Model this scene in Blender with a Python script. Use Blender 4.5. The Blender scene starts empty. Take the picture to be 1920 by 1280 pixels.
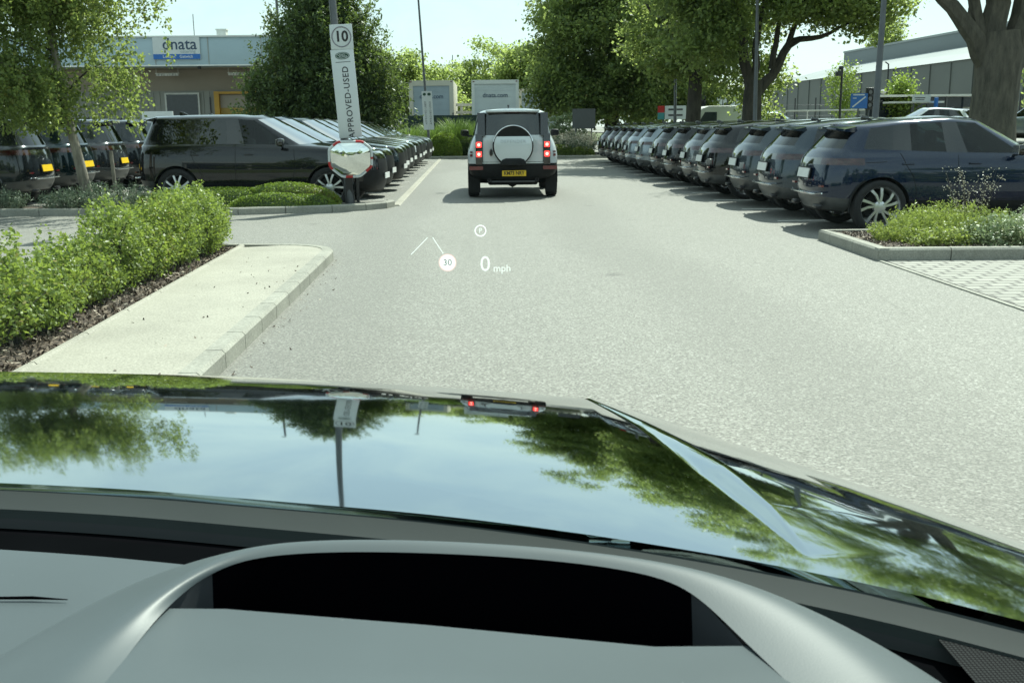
import bpy, bmesh, math, random
import numpy as np
from mathutils import Vector, Matrix, Euler, Quaternion
PI = math.pi
R = math.radians
scene = bpy.context.scene
COL = scene.collection

# ------------------------------------------------------------------ camera
cam_d = bpy.data.cameras.new('camera')
cam = bpy.data.objects.new('camera', cam_d)
COL.objects.link(cam)
cam_d.sensor_width = 36.0
cam_d.lens = 35.62
cam_d.clip_start = 0.02
cam_d.clip_end = 3000.0
cam_d.dof.use_dof = True
cam_d.dof.focus_distance = 4.5
cam_d.dof.aperture_fstop = 22.0
cam.location = (0.0, 0.0, 1.53)
cam.rotation_euler = (Matrix.Rotation(R(-1.18), 3, 'Z') @ Matrix.Rotation(R(90 - 11.95), 3, 'X')
                      @ Matrix.Rotation(-0.010, 3, 'Z')).to_euler()
scene.camera = cam

# ------------------------------------------------------------------ light
SUN_EL, SUN_AZ = 52.0, 33.0          # azimuth measured from +Y (ahead) towards +X (right)
world = bpy.data.worlds.new('World')
scene.world = world
world.use_nodes = True
wn, wl = world.node_tree.nodes, world.node_tree.links
wn.clear()
wout = wn.new('ShaderNodeOutputWorld')
bg = wn.new('ShaderNodeBackground')
sky = wn.new('ShaderNodeTexSky')
sky.sky_type = 'NISHITA'
sky.sun_disc = False
sky.sun_elevation = R(SUN_EL)
sky.sun_rotation = R(SUN_AZ)
sky.altitude = 50
sky.air_density = 1.0
sky.dust_density = 0.8
sky.ozone_density = 1.2
bg.inputs['Strength'].default_value = 0.085
tc = wn.new('ShaderNodeTexCoord')
sep = wn.new('ShaderNodeSeparateXYZ')
wl.new(tc.outputs['Generated'], sep.inputs[0])
# thin clouds on a flat layer overhead: direction divided by its height
mx = wn.new('ShaderNodeMath'); mx.operation = 'MAXIMUM'; mx.inputs[1].default_value = 0.02
wl.new(sep.outputs['Z'], mx.inputs[0])
ad = wn.new('ShaderNodeMath'); ad.operation = 'ADD'; ad.inputs[1].default_value = 0.10
wl.new(mx.outputs[0], ad.inputs[0])
dv = wn.new('ShaderNodeVectorMath'); dv.operation = 'DIVIDE'
cmb = wn.new('ShaderNodeCombineXYZ')
for k in range(3): wl.new(ad.outputs[0], cmb.inputs[k])
wl.new(tc.outputs['Generated'], dv.inputs[0]); wl.new(cmb.outputs[0], dv.inputs[1])
mp = wn.new('ShaderNodeMapping'); mp.inputs['Scale'].default_value = (1.0, 0.55, 0.0); mp.inputs['Location'].default_value = (3.4, 1.7, 0.0)
wl.new(dv.outputs[0], mp.inputs[0])
nz = wn.new('ShaderNodeTexNoise'); nz.inputs['Scale'].default_value = 1.5; nz.inputs['Detail'].default_value = 9.0
nz.inputs['Roughness'].default_value = 0.62; nz.inputs['Distortion'].default_value = 0.5
wl.new(mp.outputs[0], nz.inputs['Vector'])
cr = wn.new('ShaderNodeValToRGB'); cr.color_ramp.elements[0].position = 0.40; cr.color_ramp.elements[1].position = 0.74; cr.color_ramp.elements[0].color = (0.46, 0.46, 0.46, 1)
cr.color_ramp.elements[1].color = (0.95, 0.95, 0.95, 1)
wl.new(nz.outputs['Fac'], cr.inputs[0])
mixc = wn.new('ShaderNodeMix'); mixc.data_type = 'RGBA'
wl.new(cr.outputs[0], mixc.inputs['Factor'])
wl.new(sky.outputs[0], mixc.inputs['A'])
mixc.inputs['B'].default_value = (7.6, 8.9, 9.1, 1)
wl.new(mixc.outputs['Result'], bg.inputs['Color'])
wl.new(bg.outputs[0], wout.inputs[0])

sun_d = bpy.data.lights.new('sun', 'SUN')
sun = bpy.data.objects.new('sun', sun_d)
COL.objects.link(sun)
sun_d.energy = 5.0
sun_d.angle = R(0.5)
sun_d.color = (1.0, 0.955, 0.88)
sdir = Vector((math.sin(R(SUN_AZ)) * math.cos(R(SUN_EL)), math.cos(R(SUN_AZ)) * math.cos(R(SUN_EL)), math.sin(R(SUN_EL))))
sun.rotation_euler = sdir.to_track_quat('Z', 'Y').to_euler()
sun.location = (20, 30, 60)

vs = scene.view_settings
vs.view_transform = 'Standard'
vs.look = 'None'
vs.gamma = 1.0
vs.exposure = 0.74
scene.cycles.max_bounces = 10
scene.cycles.transparent_max_bounces = 24
scene.cycles.diffuse_bounces = 3
scene.cycles.glossy_bounces = 4
scene.cycles.transmission_bounces = 6
scene.cycles.sample_clamp_indirect = 8.0
scene.cycles.caustics_reflective = False
scene.cycles.caustics_refractive = False

# ------------------------------------------------------------------ helpers
class NT:
    """small helper around a material's node tree"""
    def __init__(self, name):
        self.m = bpy.data.materials.new(name)
        self.m.use_nodes = True
        self.t = self.m.node_tree
        self.n, self.l = self.t.nodes, self.t.links
        self.n.clear()
        self.out = self.n.new('ShaderNodeOutputMaterial')
    def new(self, typ, **kw):
        nd = self.n.new('ShaderNode' + typ)
        for k, v in kw.items():
            if k.startswith('i_'):
                nd.inputs[k[2:].replace('_', ' ')].default_value = v
            else:
                setattr(nd, k, v)
        return nd
    def link(self, a, b): self.l.new(a, b)
    def coord(self, kind='Object', scale=(1, 1, 1)):
        tcn = self.new('TexCoord')
        mpn = self.new('Mapping')
        mpn.inputs['Scale'].default_value = scale
        self.link(tcn.outputs[kind], mpn.inputs[0])
        return mpn.outputs[0]
    def noise(self, vec, scale, detail=4.0, rough=0.55):
        nd = self.new('TexNoise')
        nd.inputs['Scale'].default_value = scale
        nd.inputs['Detail'].default_value = detail
        nd.inputs['Roughness'].default_value = rough
        self.link(vec, nd.inputs['Vector'])
        return nd.outputs['Fac']
    def ramp(self, fac, stops):
        nd = self.new('ValToRGB')
        e = nd.color_ramp.elements
        while len(e) < len(stops): e.new(0.5)
        for i, (p, c) in enumerate(stops):
            e[i].position = p
            e[i].color = (c[0], c[1], c[2], 1) if hasattr(c, '__len__') else (c, c, c, 1)
        self.link(fac, nd.inputs[0])
        return nd.outputs[0]
    def mix(self, fac, a, b, blend='MIX'):
        nd = self.new('Mix', data_type='RGBA', blend_type=blend)
        for sock, v in ((nd.inputs['Factor'], fac), (nd.inputs['A'], a), (nd.inputs['B'], b)):
            if isinstance(v, bpy.types.NodeSocket): self.link(v, sock)
            elif hasattr(v, '__len__'): sock.default_value = (v[0], v[1], v[2], 1)
            else: sock.default_value = v
        return nd.outputs['Result']
    def bump(self, h, strength=0.3, dist=0.01):
        nd = self.new('Bump')
        nd.inputs['Strength'].default_value = strength
        nd.inputs['Distance'].default_value = dist
        self.link(h, nd.inputs['Height'])
        return nd.outputs[0]
    def principled(self, color=(0.5, 0.5, 0.5), rough=0.5, metal=0.0, spec=0.5, coat=0.0, coat_rough=0.03, normal=None, emit=None, estr=0.0):
        p = self.new('BsdfPrincipled')
        if isinstance(color, bpy.types.NodeSocket): self.link(color, p.inputs['Base Color'])
        else: p.inputs['Base Color'].default_value = (*color[:3], 1)
        if isinstance(rough, bpy.types.NodeSocket): self.link(rough, p.inputs['Roughness'])
        else: p.inputs['Roughness'].default_value = rough
        p.inputs['Metallic'].default_value = metal
        p.inputs['Specular IOR Level'].default_value = spec
        p.inputs['Coat Weight'].default_value = coat
        p.inputs['Coat Roughness'].default_value = coat_rough
        if normal is not None: self.link(normal, p.inputs['Normal'])
        if emit is not None:
            p.inputs['Emission Color'].default_value = (*emit, 1)
            p.inputs['Emission Strength'].default_value = estr
        return p
    def done(self, shader):
        self.link(shader.outputs[0] if not isinstance(shader, bpy.types.NodeSocket) else shader, self.out.inputs['Surface'])
        return self.m

def simple(name, color, rough=0.5, metal=0.0, vary=0.12, scale=6.0, spec=0.5, coat=0.0, bump=0.0, bscale=60.0):
    t = NT(name)
    v = t.coord()
    n = t.noise(v, scale, 5.0)
    lo = [c * (1 - vary) for c in color]; hi = [min(1, c * (1 + vary)) for c in color]
    col = t.ramp(n, [(0.3, lo), (0.7, hi)])
    nrm = t.bump(t.noise(v, bscale, 3.0), bump, 0.01) if bump else None
    return t.done(t.principled(col, rough, metal, spec, coat, normal=nrm))

def paint(name, color, metal=0.35, rough=0.22):
    t = NT(name)
    v = t.coord()
    dust = t.noise(v, 1.6, 6.0)
    col = t.mix(t.ramp(dust, [(0.4, 0.0), (0.8, 0.10)]), color, [min(1, c + .02) for c in color])
    rg = t.ramp(dust, [(0.35, 0.012), (0.8, 0.05)])
    p = t.principled(col, rough, metal, 0.03, 1.0, 0.02)
    t.link(rg, p.inputs['Coat Roughness'])
    p.inputs['Coat IOR'].default_value = 1.55
    return t.done(p)

def leaf_mat(name, dark, light, trans, tw=0.35, rough=0.45):
    t = NT(name)
    g = t.new('NewGeometry')
    v = t.coord()
    big = t.noise(v, 0.9, 3.0)
    f = t.new('Math', operation='ADD'); f.inputs[1].default_value = 0.0
    m1 = t.new('Math', operation='MULTIPLY'); m1.inputs[1].default_value = 0.62
    t.link(g.outputs['Random Per Island'], m1.inputs[0])
    m2 = t.new('Math', operation='MULTIPLY'); m2.inputs[1].default_value = 0.55
    t.link(big, m2.inputs[0])
    t.link(m1.outputs[0], f.inputs[0]); t.link(m2.outputs[0], f.inputs[1])
    lit = [min(1, c * 1.45 + .012) for c in light]  # paler colour of some leaves, spread by random and noise
    dry = [light[1] * 1.25, light[1] * 1.0, light[2] * 1.1]
    col = t.ramp(f.outputs[0], [(0.12, dark), (0.62, light), (0.84, lit), (0.93, dry)])
    p = t.principled(col, rough, 0.0, 0.35)
    tr = t.new('BsdfTranslucent')
    tcol = t.mix(f.outputs[0], [c * 0.7 for c in trans], trans)
    t.link(tcol, tr.inputs['Color'])
    ms = t.new('MixShader'); ms.inputs[0].default_value = tw
    t.link(p.outputs[0], ms.inputs[1]); t.link(tr.outputs[0], ms.inputs[2])
    return t.done(ms)

def schlick(t, f0):
    lw = t.new('LayerWeight'); lw.inputs['Blend'].default_value = 0.5
    pw = t.new('Math', operation='POWER'); pw.inputs[1].default_value = 5.0
    t.link(lw.outputs['Facing'], pw.inputs[0])
    ma = t.new('Math', operation='MULTIPLY_ADD'); ma.inputs[1].default_value = 1 - f0; ma.inputs[2].default_value = f0
    t.link(pw.outputs[0], ma.inputs[0])
    return ma.outputs[0]

def glass_mat(name, tint, refl=0.06, rough=0.0, ior=1.5):
    """thin pane: tinted see-through plus a mirror part that grows towards grazing angles"""
    t = NT(name)
    tr = t.new('BsdfTransparent'); tr.inputs['Color'].default_value = (*tint, 1)
    gl = t.new('BsdfGlossy'); gl.inputs['Roughness'].default_value = rough; gl.inputs['Color'].default_value = (.95, .97, .97, 1)
    ms = t.new('MixShader')
    t.link(schlick(t, ((ior - 1) / (ior + 1)) ** 2), ms.inputs[0])
    t.link(tr.outputs[0], ms.inputs[1]); t.link(gl.outputs[0], ms.inputs[2])
    return t.done(ms)

def setp(o, label=None, cat=None, group=None, kind=None):
    if label: o['label'] = label
    if cat: o['category'] = cat
    if group: o['group'] = group
    if kind: o['kind'] = kind
    return o

def empty(name, loc, label, cat, group=None, rz=0.0):
    o = bpy.data.objects.new(name, None)
    o.empty_display_size = 0.2
    COL.objects.link(o)
    o.location = loc
    o.rotation_euler = (0, 0, rz)
    return setp(o, label, cat, group)

def link_mesh(name, me, mat, parent=None):
    o = bpy.data.objects.new(name, me)
    COL.objects.link(o)
    if mat is not None and len(me.materials) == 0:
        for m in (mat if isinstance(mat, (list, tuple)) else [mat]): me.materials.append(m)
    if parent is not None: o.parent = parent
    return o

def kids(o): return [c for c in bpy.data.objects if c.parent == o]

class MB:
    """collects shapes, then becomes ONE mesh object"""
    def __init__(self):
        self.v, self.f, self.mi, self.sm = [], [], [], []
    def add(self, vs, fs, mi=0, smooth=False, M=None):
        b = len(self.v)
        for p in vs:
            self.v.append(tuple(M @ Vector(p)) if M is not None else tuple(p))
        for f in fs:
            self.f.append([b + i for i in f]); self.mi.append(mi); self.sm.append(smooth)
        return self
    def box(self, c, s, M=None, mi=0, taper=None):
        x, y, z = s[0] / 2, s[1] / 2, s[2] / 2
        tx, ty = taper if taper else (1, 1)
        vs = [(-x, -y, -z), (x, -y, -z), (x, y, -z), (-x, y, -z), (-x * tx, -y * ty, z), (x * tx, -y * ty, z), (x * tx, y * ty, z), (-x * tx, y * ty, z)]
        vs = [(c[0] + p[0], c[1] + p[1], c[2] + p[2]) for p in vs]
        return self.add(vs, [(0, 3, 2, 1), (4, 5, 6, 7), (0, 1, 5, 4), (1, 2, 6, 5), (2, 3, 7, 6), (3, 0, 4, 7)], mi, False, M)
    def bbox(self, c, s, r=0.02, mi=0, M=None, seg=2):
        bm = bmesh.new()
        bmesh.ops.create_cube(bm, size=1.0)
        bmesh.ops.scale(bm, vec=s, verts=bm.verts)
        bmesh.ops.bevel(bm, geom=bm.edges[:], offset=min(r, min(s) * 0.49), segments=seg, affect='EDGES', profile=0.5)
        bmesh.ops.translate(bm, vec=c, verts=bm.verts)
        bm.verts.index_update()
        vs = [v.co[:] for v in bm.verts]; fs = [[v.index for v in f.verts] for f in bm.faces]
        bm.free()
        return self.add(vs, fs, mi, True, M)
    def tube(self, pts, rad, n=8, mi=0, cap=True):
        pts = [Vector(p) for p in pts]
        if not hasattr(rad, '__len__'): rad = [rad] * len(pts)
        vs, fs = [], []
        prev = None
        for i, p in enumerate(pts):
            d = (pts[min(i + 1, len(pts) - 1)] - pts[max(i - 1, 0)])
            if d.length < 1e-9: d = Vector((0, 0, 1))
            d.normalize()
            if prev is None:
                a = Vector((1, 0, 0)) if abs(d.x) < 0.8 else Vector((0, 1, 0))
                a = (a - d * a.dot(d)).normalized()
            else:
                a = (prev - d * prev.dot(d)).normalized()
            prev = a
            b = d.cross(a)
            for k in range(n):
                t = 2 * PI * k / n
                vs.append(p + (a * math.cos(t) + b * math.sin(t)) * rad[i])
        for i in range(len(pts) - 1):
            for k in range(n):
                k2 = (k + 1) % n
                fs.append((i * n + k, i * n + k2, (i + 1) * n + k2, (i + 1) * n + k))
        if cap:
            fs.append(tuple(range(n - 1, -1, -1))); fs.append(tuple((len(pts) - 1) * n + k for k in range(n)))
        return self.add(vs, fs, mi, True)
    def lathe(self, prof, n=32, axis='Z', c=(0, 0, 0), mi=0):
        vs, fs = [], []
        for r, h in prof:
            for k in range(n):
                t = 2 * PI * k / n
                if axis == 'Z': p = (r * math.cos(t), r * math.sin(t), h)
                elif axis == 'Y': p = (r * math.cos(t), h, r * math.sin(t))
                else: p = (h, r * math.cos(t), r * math.sin(t))
                vs.append((p[0] + c[0], p[1] + c[1], p[2] + c[2]))
        for i in range(len(prof) - 1):
            for k in range(n):
                k2 = (k + 1) % n
                fs.append((i * n + k, i * n + k2, (i + 1) * n + k2, (i + 1) * n + k))
        return self.add(vs, fs, mi, True)
    def prism(self, poly, h0, h1, axis='Z', mi=0, M=None):
        """poly of 2D points, extruded between h0 and h1 along axis"""
        n = len(poly)
        def P(a, b, h):
            return (a, b, h) if axis == 'Z' else ((a, h, b) if axis == 'Y' else (h, a, b))
        vs = [P(a, b, h0) for a, b in poly] + [P(a, b, h1) for a, b in poly]
        fs = [tuple(range(n - 1, -1, -1)), tuple(range(n, 2 * n))]
        fs += [(i, (i + 1) % n, n + (i + 1) % n, n + i) for i in range(n)]
        return self.add(vs, fs, mi, False, M)
    def build(self, name, mat, parent=None, angle=40, recalc=True, bevel=0.0):
        me = bpy.data.meshes.new(name)
        me.from_pydata(self.v, [], self.f)
        me.polygons.foreach_set('material_index', self.mi)
        me.polygons.foreach_set('use_smooth', [True] * len(self.f) if bevel else self.sm)
        if recalc or bevel:
            bm = bmesh.new(); bm.from_mesh(me)
            if bevel:
                es = [e for e in bm.edges if len(e.link_faces) == 2 and e.calc_face_angle(0) > 0.6]
                bmesh.ops.bevel(bm, geom=es, offset=bevel, segments=2, affect='EDGES', profile=0.5)
            if recalc: bmesh.ops.recalc_face_normals(bm, faces=bm.faces)
            bm.to_mesh(me); bm.free()
        me.update()
        if any(me.polygons[i].use_smooth for i in range(len(me.polygons))):
            me.set_sharp_from_angle(angle=R(angle))
        return link_mesh(name, me, mat, parent)

def text_mesh(name, body, size, mat, parent, M, extrude=0.002, align='CENTER', sx=1.0, spacing=1.0, bold=0.0):
    cu = bpy.data.curves.new('txt', 'FONT')
    cu.body = body; cu.size = size; cu.extrude = extrude; cu.align_x = align; cu.align_y = 'CENTER'
    cu.space_character = spacing
    cu.resolution_u = 3
    cu.offset = bold * size
    ob = bpy.data.objects.new('txt', cu)
    COL.objects.link(ob)
    bpy.context.view_layer.update()
    me = bpy.data.meshes.new_from_object(ob.evaluated_get(bpy.context.evaluated_depsgraph_get()))
    bpy.data.objects.remove(ob); bpy.data.curves.remove(cu)
    me.materials.clear()
    me.transform(M @ Matrix.Diagonal((sx, 1, 1, 1)))
    me.name = name
    return link_mesh(name, me, mat, parent)

# frames for lettering: x reads right, y up, z towards the reader
FACE_CAM = Matrix(((1, 0, 0, 0), (0, 0, -1, 0), (0, 1, 0, 0), (0, 0, 0, 1)))     # readable from -Y
def at(loc, M=FACE_CAM): return Matrix.Translation(loc) @ M

def quads_mesh(name, V, mat, parent=None, nper=4):
    """V: (n, nper, 3) array of loose faces"""
    n = V.shape[0]
    me = bpy.data.meshes.new(name)
    me.vertices.add(n * nper)
    me.vertices.foreach_set('co', V.reshape(-1).astype(np.float32))
    me.loops.add(n * nper)
    me.loops.foreach_set('vertex_index', np.arange(n * nper, dtype=np.int32))
    me.polygons.add(n)
    me.polygons.foreach_set('loop_start', np.arange(0, n * nper, nper, dtype=np.int32))
    me.update(calc_edges=True)
    return link_mesh(name, me, mat, parent)

def leaves(P, size, rng, up=0.3, aspect=0.6, droop=0.0, jitter=0.35):
    """one rhombic leaf at each point of P (n,3)"""
    n = len(P)
    d = rng.normal(size=(n, 3)); d[:, 2] -= droop
    d /= np.linalg.norm(d, axis=1, keepdims=True) + 1e-9
    nn = rng.normal(size=(n, 3)); nn[:, 2] += up * 3
    s = np.cross(d, nn); s /= np.linalg.norm(s, axis=1, keepdims=True) + 1e-9
    L = size * (1 + jitter * rng.uniform(-1, 1, size=(n, 1)))
    W = L * aspect
    V = np.empty((n, 4, 3))
    V[:, 0] = P - d * L * 0.5
    V[:, 1] = P + s * W * 0.5 + d * L * 0.05
    V[:, 2] = P + d * L * 0.5
    V[:, 3] = P - s * W * 0.5 + d * L * 0.05
    return V

def blob_points(rng, c, r, nclump, per, sig, shell=0.55, flat=1.0):
    """leaf clumps spread through an ellipsoid, denser to its outside"""
    c = np.array(c, float); r = np.array(r, float)
    d = rng.normal(size=(nclump, 3)); d /= np.linalg.norm(d, axis=1, keepdims=True)
    rad = shell + (1 - shell) * rng.uniform(0, 1, size=(nclump, 1)) ** 0.7
    wob = 1 + 0.18 * rng.normal(size=(nclump, 1))
    C = c + d * rad * wob * r
    Pp = np.repeat(C, per, axis=0) + rng.normal(size=(nclump * per, 3)) * np.array([sig, sig, sig * flat])
    return Pp
# ------------------------------------------------------------------ vehicles
M_TYRE = simple('tyre_rubber', (0.012, 0.012, 0.013), 0.8, vary=0.3, scale=20, bump=0.2, bscale=90)
M_RIM = simple('alloy_silver', (0.62, 0.63, 0.65), 0.28, 0.75, vary=0.06)
M_RIMD = simple('alloy_dark', (0.05, 0.05, 0.055), 0.35, 0.6, vary=0.1)
M_TRIM = simple('black_trim', (0.009, 0.010, 0.011), 0.5, vary=0.25, scale=12, spec=0.22)
M_GLOSS = simple('gloss_black', (0.008, 0.008, 0.009), 0.08, vary=0.1, coat=1.0)
M_UNDER = simple('under_black', (0.008, 0.008, 0.008), 0.9)
M_GREYBUMP = simple('grey_lower_bumper', (0.07, 0.073, 0.075), 0.38, 0.2, vary=0.15)
M_CHROME = simple('chrome', (0.7, 0.71, 0.72), 0.12, 0.9, vary=0.05)
M_SEAT = simple('seat_fabric', (0.05, 0.055, 0.06), 0.8, vary=0.25, scale=14)
M_CGLASS = glass_mat('car_glass', (0.22, 0.27, 0.27), ior=1.5)
M_WGLASS = glass_mat('car_windscreen_glass', (0.20, 0.28, 0.29), ior=8.5)
M_DGLASS = glass_mat('privacy_glass', (0.05, 0.06, 0.062), ior=1.8)
M_SMOKED = simple('smoked_lens', (0.035, 0.006, 0.007), 0.08, vary=0.6, scale=18, coat=1.0)
M_REDLENS = simple('red_lens', (0.12, 0.008, 0.010), 0.12, vary=0.2, coat=1.0)
M_LAMP = simple('headlamp_glass', (0.50, 0.53, 0.55), 0.10, 0.5, vary=0.25, scale=30, coat=1.0)
M_YPLATE = simple('yellow_plate', (0.80, 0.52, 0.015), 0.35, vary=0.06)
M_WPLATE = simple('white_plate', (0.72, 0.73, 0.72), 0.35, vary=0.05)
M_INK = simple('black_ink', (0.012, 0.012, 0.014), 0.5)

XS = [2.19, 2.15, 1.98, 1.32, .75, .45, -.22, -.34, -1.02, -1.12, -1.62, -2.02, -2.14, -2.19]
YB = [0, .52, .80, .92, .93, .93, .93, .93, .94, .945, .93, .80, .50, 0]
def row(X, Y, Z): return [(a, b, c) for a, b, c in zip(X, Y, Z)]
def rows_coupe():
    r0 = row([2.10, 2.07, 1.92] + XS[3:10] + [-1.60, -1.92, -2.03, -2.07], [y * .955 for y in YB], [.25, .25, .25, .24, .23, .23, .23, .23, .23, .24, .26, .28, .29, .29])
    r1 = row([2.17, 2.13, 1.97] + XS[3:], YB, [.46, .46, .46, .46, .45, .45, .45, .45, .46, .46, .48, .50, .51, .51])
    r2 = row(XS[:11] + [-2.01, -2.14, -2.18], [y * 1.012 for y in YB], [.64, .64, .66, .70, .70, .70, .70, .70, .72, .72, .73, .74, .74, .74])
    r3 = row([2.17, 2.12, 1.95] + XS[3:11] + [-1.98, -2.10, -2.14], [y * .99 for y in YB], [.84, .84, .86, .92, .92, .92, .93, .93, .95, .95, .97, .97, .97, .97])
    r4 = row([2.08, 2.04, 1.90] + XS[3:11] + [-1.95, -2.07, -2.11], [0, .50, .76, .88, .90, .90, .90, .90, .90, .90, .88, .77, .49, 0], [.965, .97, .98, 1.02, 1.02, 1.02, 1.03, 1.03, 1.05, 1.05, 1.05, 1.05, 1.05, 1.05])
    r5 = row([1.50, 1.48, 1.44, 1.2, .75, .45, -.22, -.34, -1.02, -1.12, -1.62, -1.90, -2.02, -2.06], [0, .45, .68, .80, .86, .87, .87, .87, .86, .85, .80, .70, .45, 0], [1.065, 1.065, 1.055, 1.07, 1.075, 1.07, 1.08, 1.085, 1.105, 1.11, 1.12, 1.135, 1.145, 1.145])
    r6 = row([1.05, 1.0, .92, .82, .66, .42, -.22, -.34, -1.02, -1.12, -1.62, -1.86, -1.98, -2.01], [0, .42, .64, .77, .83, .84, .84, .84, .83, .82, .77, .66, .42, 0], [1.115, 1.115, 1.105, 1.09, 1.095, 1.095, 1.11, 1.115, 1.145, 1.15, 1.17, 1.175, 1.185, 1.185])
    r7 = row([.20, .18, .12, .06, .0, -.05, -.28, -.38, -1.0, -1.08, -1.48, -1.66, -1.74, -1.76], [0, .34, .54, .62, .655, .66, .665, .665, .65, .645, .60, .53, .34, 0], [1.57, 1.565, 1.55, 1.54, 1.53, 1.53, 1.55, 1.55, 1.52, 1.51, 1.46, 1.44, 1.455, 1.46])
    r8 = row([.05, .04, .0, -.05, -.1, -.14, -.3, -.4, -1., -1.06, -1.42, -1.64, -1.76, -1.79], [0, .30, .48, .54, .565, .57, .575, .575, .56, .55, .51, .46, .30, 0], [1.615, 1.61, 1.60, 1.60, 1.60, 1.60, 1.62, 1.62, 1.59, 1.585, 1.54, 1.51, 1.52, 1.525])
    return [r0, r1, r2, r3, r4, r5, r6, r7, r8]
def rows_large():
    rs = [[(x * 1.135, y * 1.05, z * 1.12) for x, y, z in r] for r in rows_coupe()]
    # flatter roof, more upright tail, lower straight waist
    for k, r in enumerate(rs):
        for c in range(14):
            x, y, z = r[c]
            if k == 6:
                z = min(z, 1.25) if c < 8 else 1.25
                if c >= 11: x = [-2.23, -2.34, -2.37][c - 11]
            if k == 5 and c >= 11: x = [-2.25, -2.37, -2.41][c - 11]; z = 1.22
            if k == 7:
                if c >= 8: z = 1.735
                if c >= 10: x = [-1.86, -2.03, -2.12, -2.14][c - 10]; y = [.66, .585, .36, 0][c - 10]
            if k == 8:
                if c >= 8: z = 1.815
                if c >= 10: x = [-1.80, -1.99, -2.12, -2.16][c - 10]; y = [.56, .50, .31, 0][c - 10]; z = 1.805
            r[c] = (x, y, z)
    return rs
def rows_boxy():
    X = [2.25, 2.22, 2.10, 1.58, .95, .62, -.15, -.28, -.95, -1.08, -1.95, -2.22, -2.29, -2.30]
    Y = [0, .55, .88, .97, .97, .97, .97, .97, .97, .98, .98, .90, .55, 0]
    r0 = row(X[:10] + [-1.95, -2.16, -2.22, -2.23], [y * .97 for y in Y], [.42] * 10 + [.40, .40, .40, .40])
    r1 = row(X, Y, [.60] * 14)
    r2 = row(X, [y * 1.02 for y in Y], [.75] * 14)
    r3 = row(X, [y * 1.03 for y in Y], [.92] * 14)
    r4 = row([2.20, 2.17, 2.06] + X[3:11] + [-2.23, -2.29, -2.30], [y * .985 for y in Y], [1.12] * 14)
    r5 = row([1.7, 1.68, 1.64, 1.4, .95, .62, -.15, -.28, -.95, -1.08, -1.95, -2.22, -2.285, -2.295], [0, .52, .80, .90, .93, .93, .93, .93, .93, .93, .92, .83, .53, 0], [1.24, 1.24, 1.22] + [1.235] * 8 + [1.27, 1.28, 1.28])
    r6 = row([1.15, 1.12, 1.06, .98, .86, .60, -.15, -.28, -.95, -1.08, -1.95, -2.21, -2.275, -2.285], [0, .48, .72, .82, .875, .885, .885, .885, .885, .885, .87, .79, .51, 0], [1.30, 1.30, 1.29, 1.28, 1.285, 1.285, 1.29, 1.29, 1.30, 1.30, 1.335, 1.345, 1.345, 1.345])
    r7 = row([.62, .60, .56, .52, .48, .44, -.18, -.30, -.95, -1.06, -1.90, -2.13, -2.19, -2.20], [0, .42, .62, .72, .755, .765, .77, .77, .77, .77, .75, .69, .45, 0], [1.80, 1.80, 1.80, 1.80, 1.80, 1.80, 1.81, 1.81, 1.82, 1.82, 1.82, 1.82, 1.84, 1.845])
    r8 = row([.45, .44, .42, .40, .36, .32, -.2, -.3, -.9, -1.0, -1.85, -2.09, -2.17, -2.18], [0, .38, .56, .63, .665, .67, .675, .675, .675, .675, .655, .60, .40, 0], [1.885] * 6 + [1.905] * 5 + [1.90, 1.91, 1.915])
    return [r0, r1, r2, r3, r4, r5, r6, r7, r8]

def tags_suv(k, c, side):
    s = 'left' if side > 0 else 'right'
    if k == 0:
        if c >= 10: return 'lower_bumper'
        return 'cladding'
    if k == 1:
        if c <= 1: return 'air_intake'
        return 'body'
    if k == 2:
        if c == 0: return 'air_intake'
    if k == 3:
        if c == 0: return 'grille'
        if c in (1, 2): return 'headlight/' + s
        if c in (10, 11) : return 'tail_light/' + s
        if c == 12: return 'lamp_strip'
    if k == 6:
        if c <= 2: return 'windscreen'
        if c in (4, 5): return 'side_window/f' + s
        if c in (6, 8): return 'pillar_trim/%d%s' % (c, s)
        if c == 7: return 'side_window/r' + s
        if c == 9: return 'side_window/q' + s
        if c >= 11: return 'rear_window'
    return 'body'
def tags_boxy(k, c, side):
    s = 'left' if side > 0 else 'right'
    if k == 0: return 'lower_bumper' if c >= 10 or c <= 2 else 'cladding'
    if k == 1: return 'lower_bumper' if c >= 10 or c <= 2 else ('cladding' if c in (4, 5, 6, 7) else 'body')
    if k == 6:
        if c <= 2: return 'windscreen'
        if c in (4, 5): return 'side_window/f' + s
        if c in (6, 8): return 'pillar_trim/%d%s' % (c, s)
        if c == 7: return 'side_window/r' + s
        if c == 9: return 'side_window/q' + s
        if c == 10: return 'pillar_trim/10' + s
        if c >= 11: return 'rear_window'
    return 'body'

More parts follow.
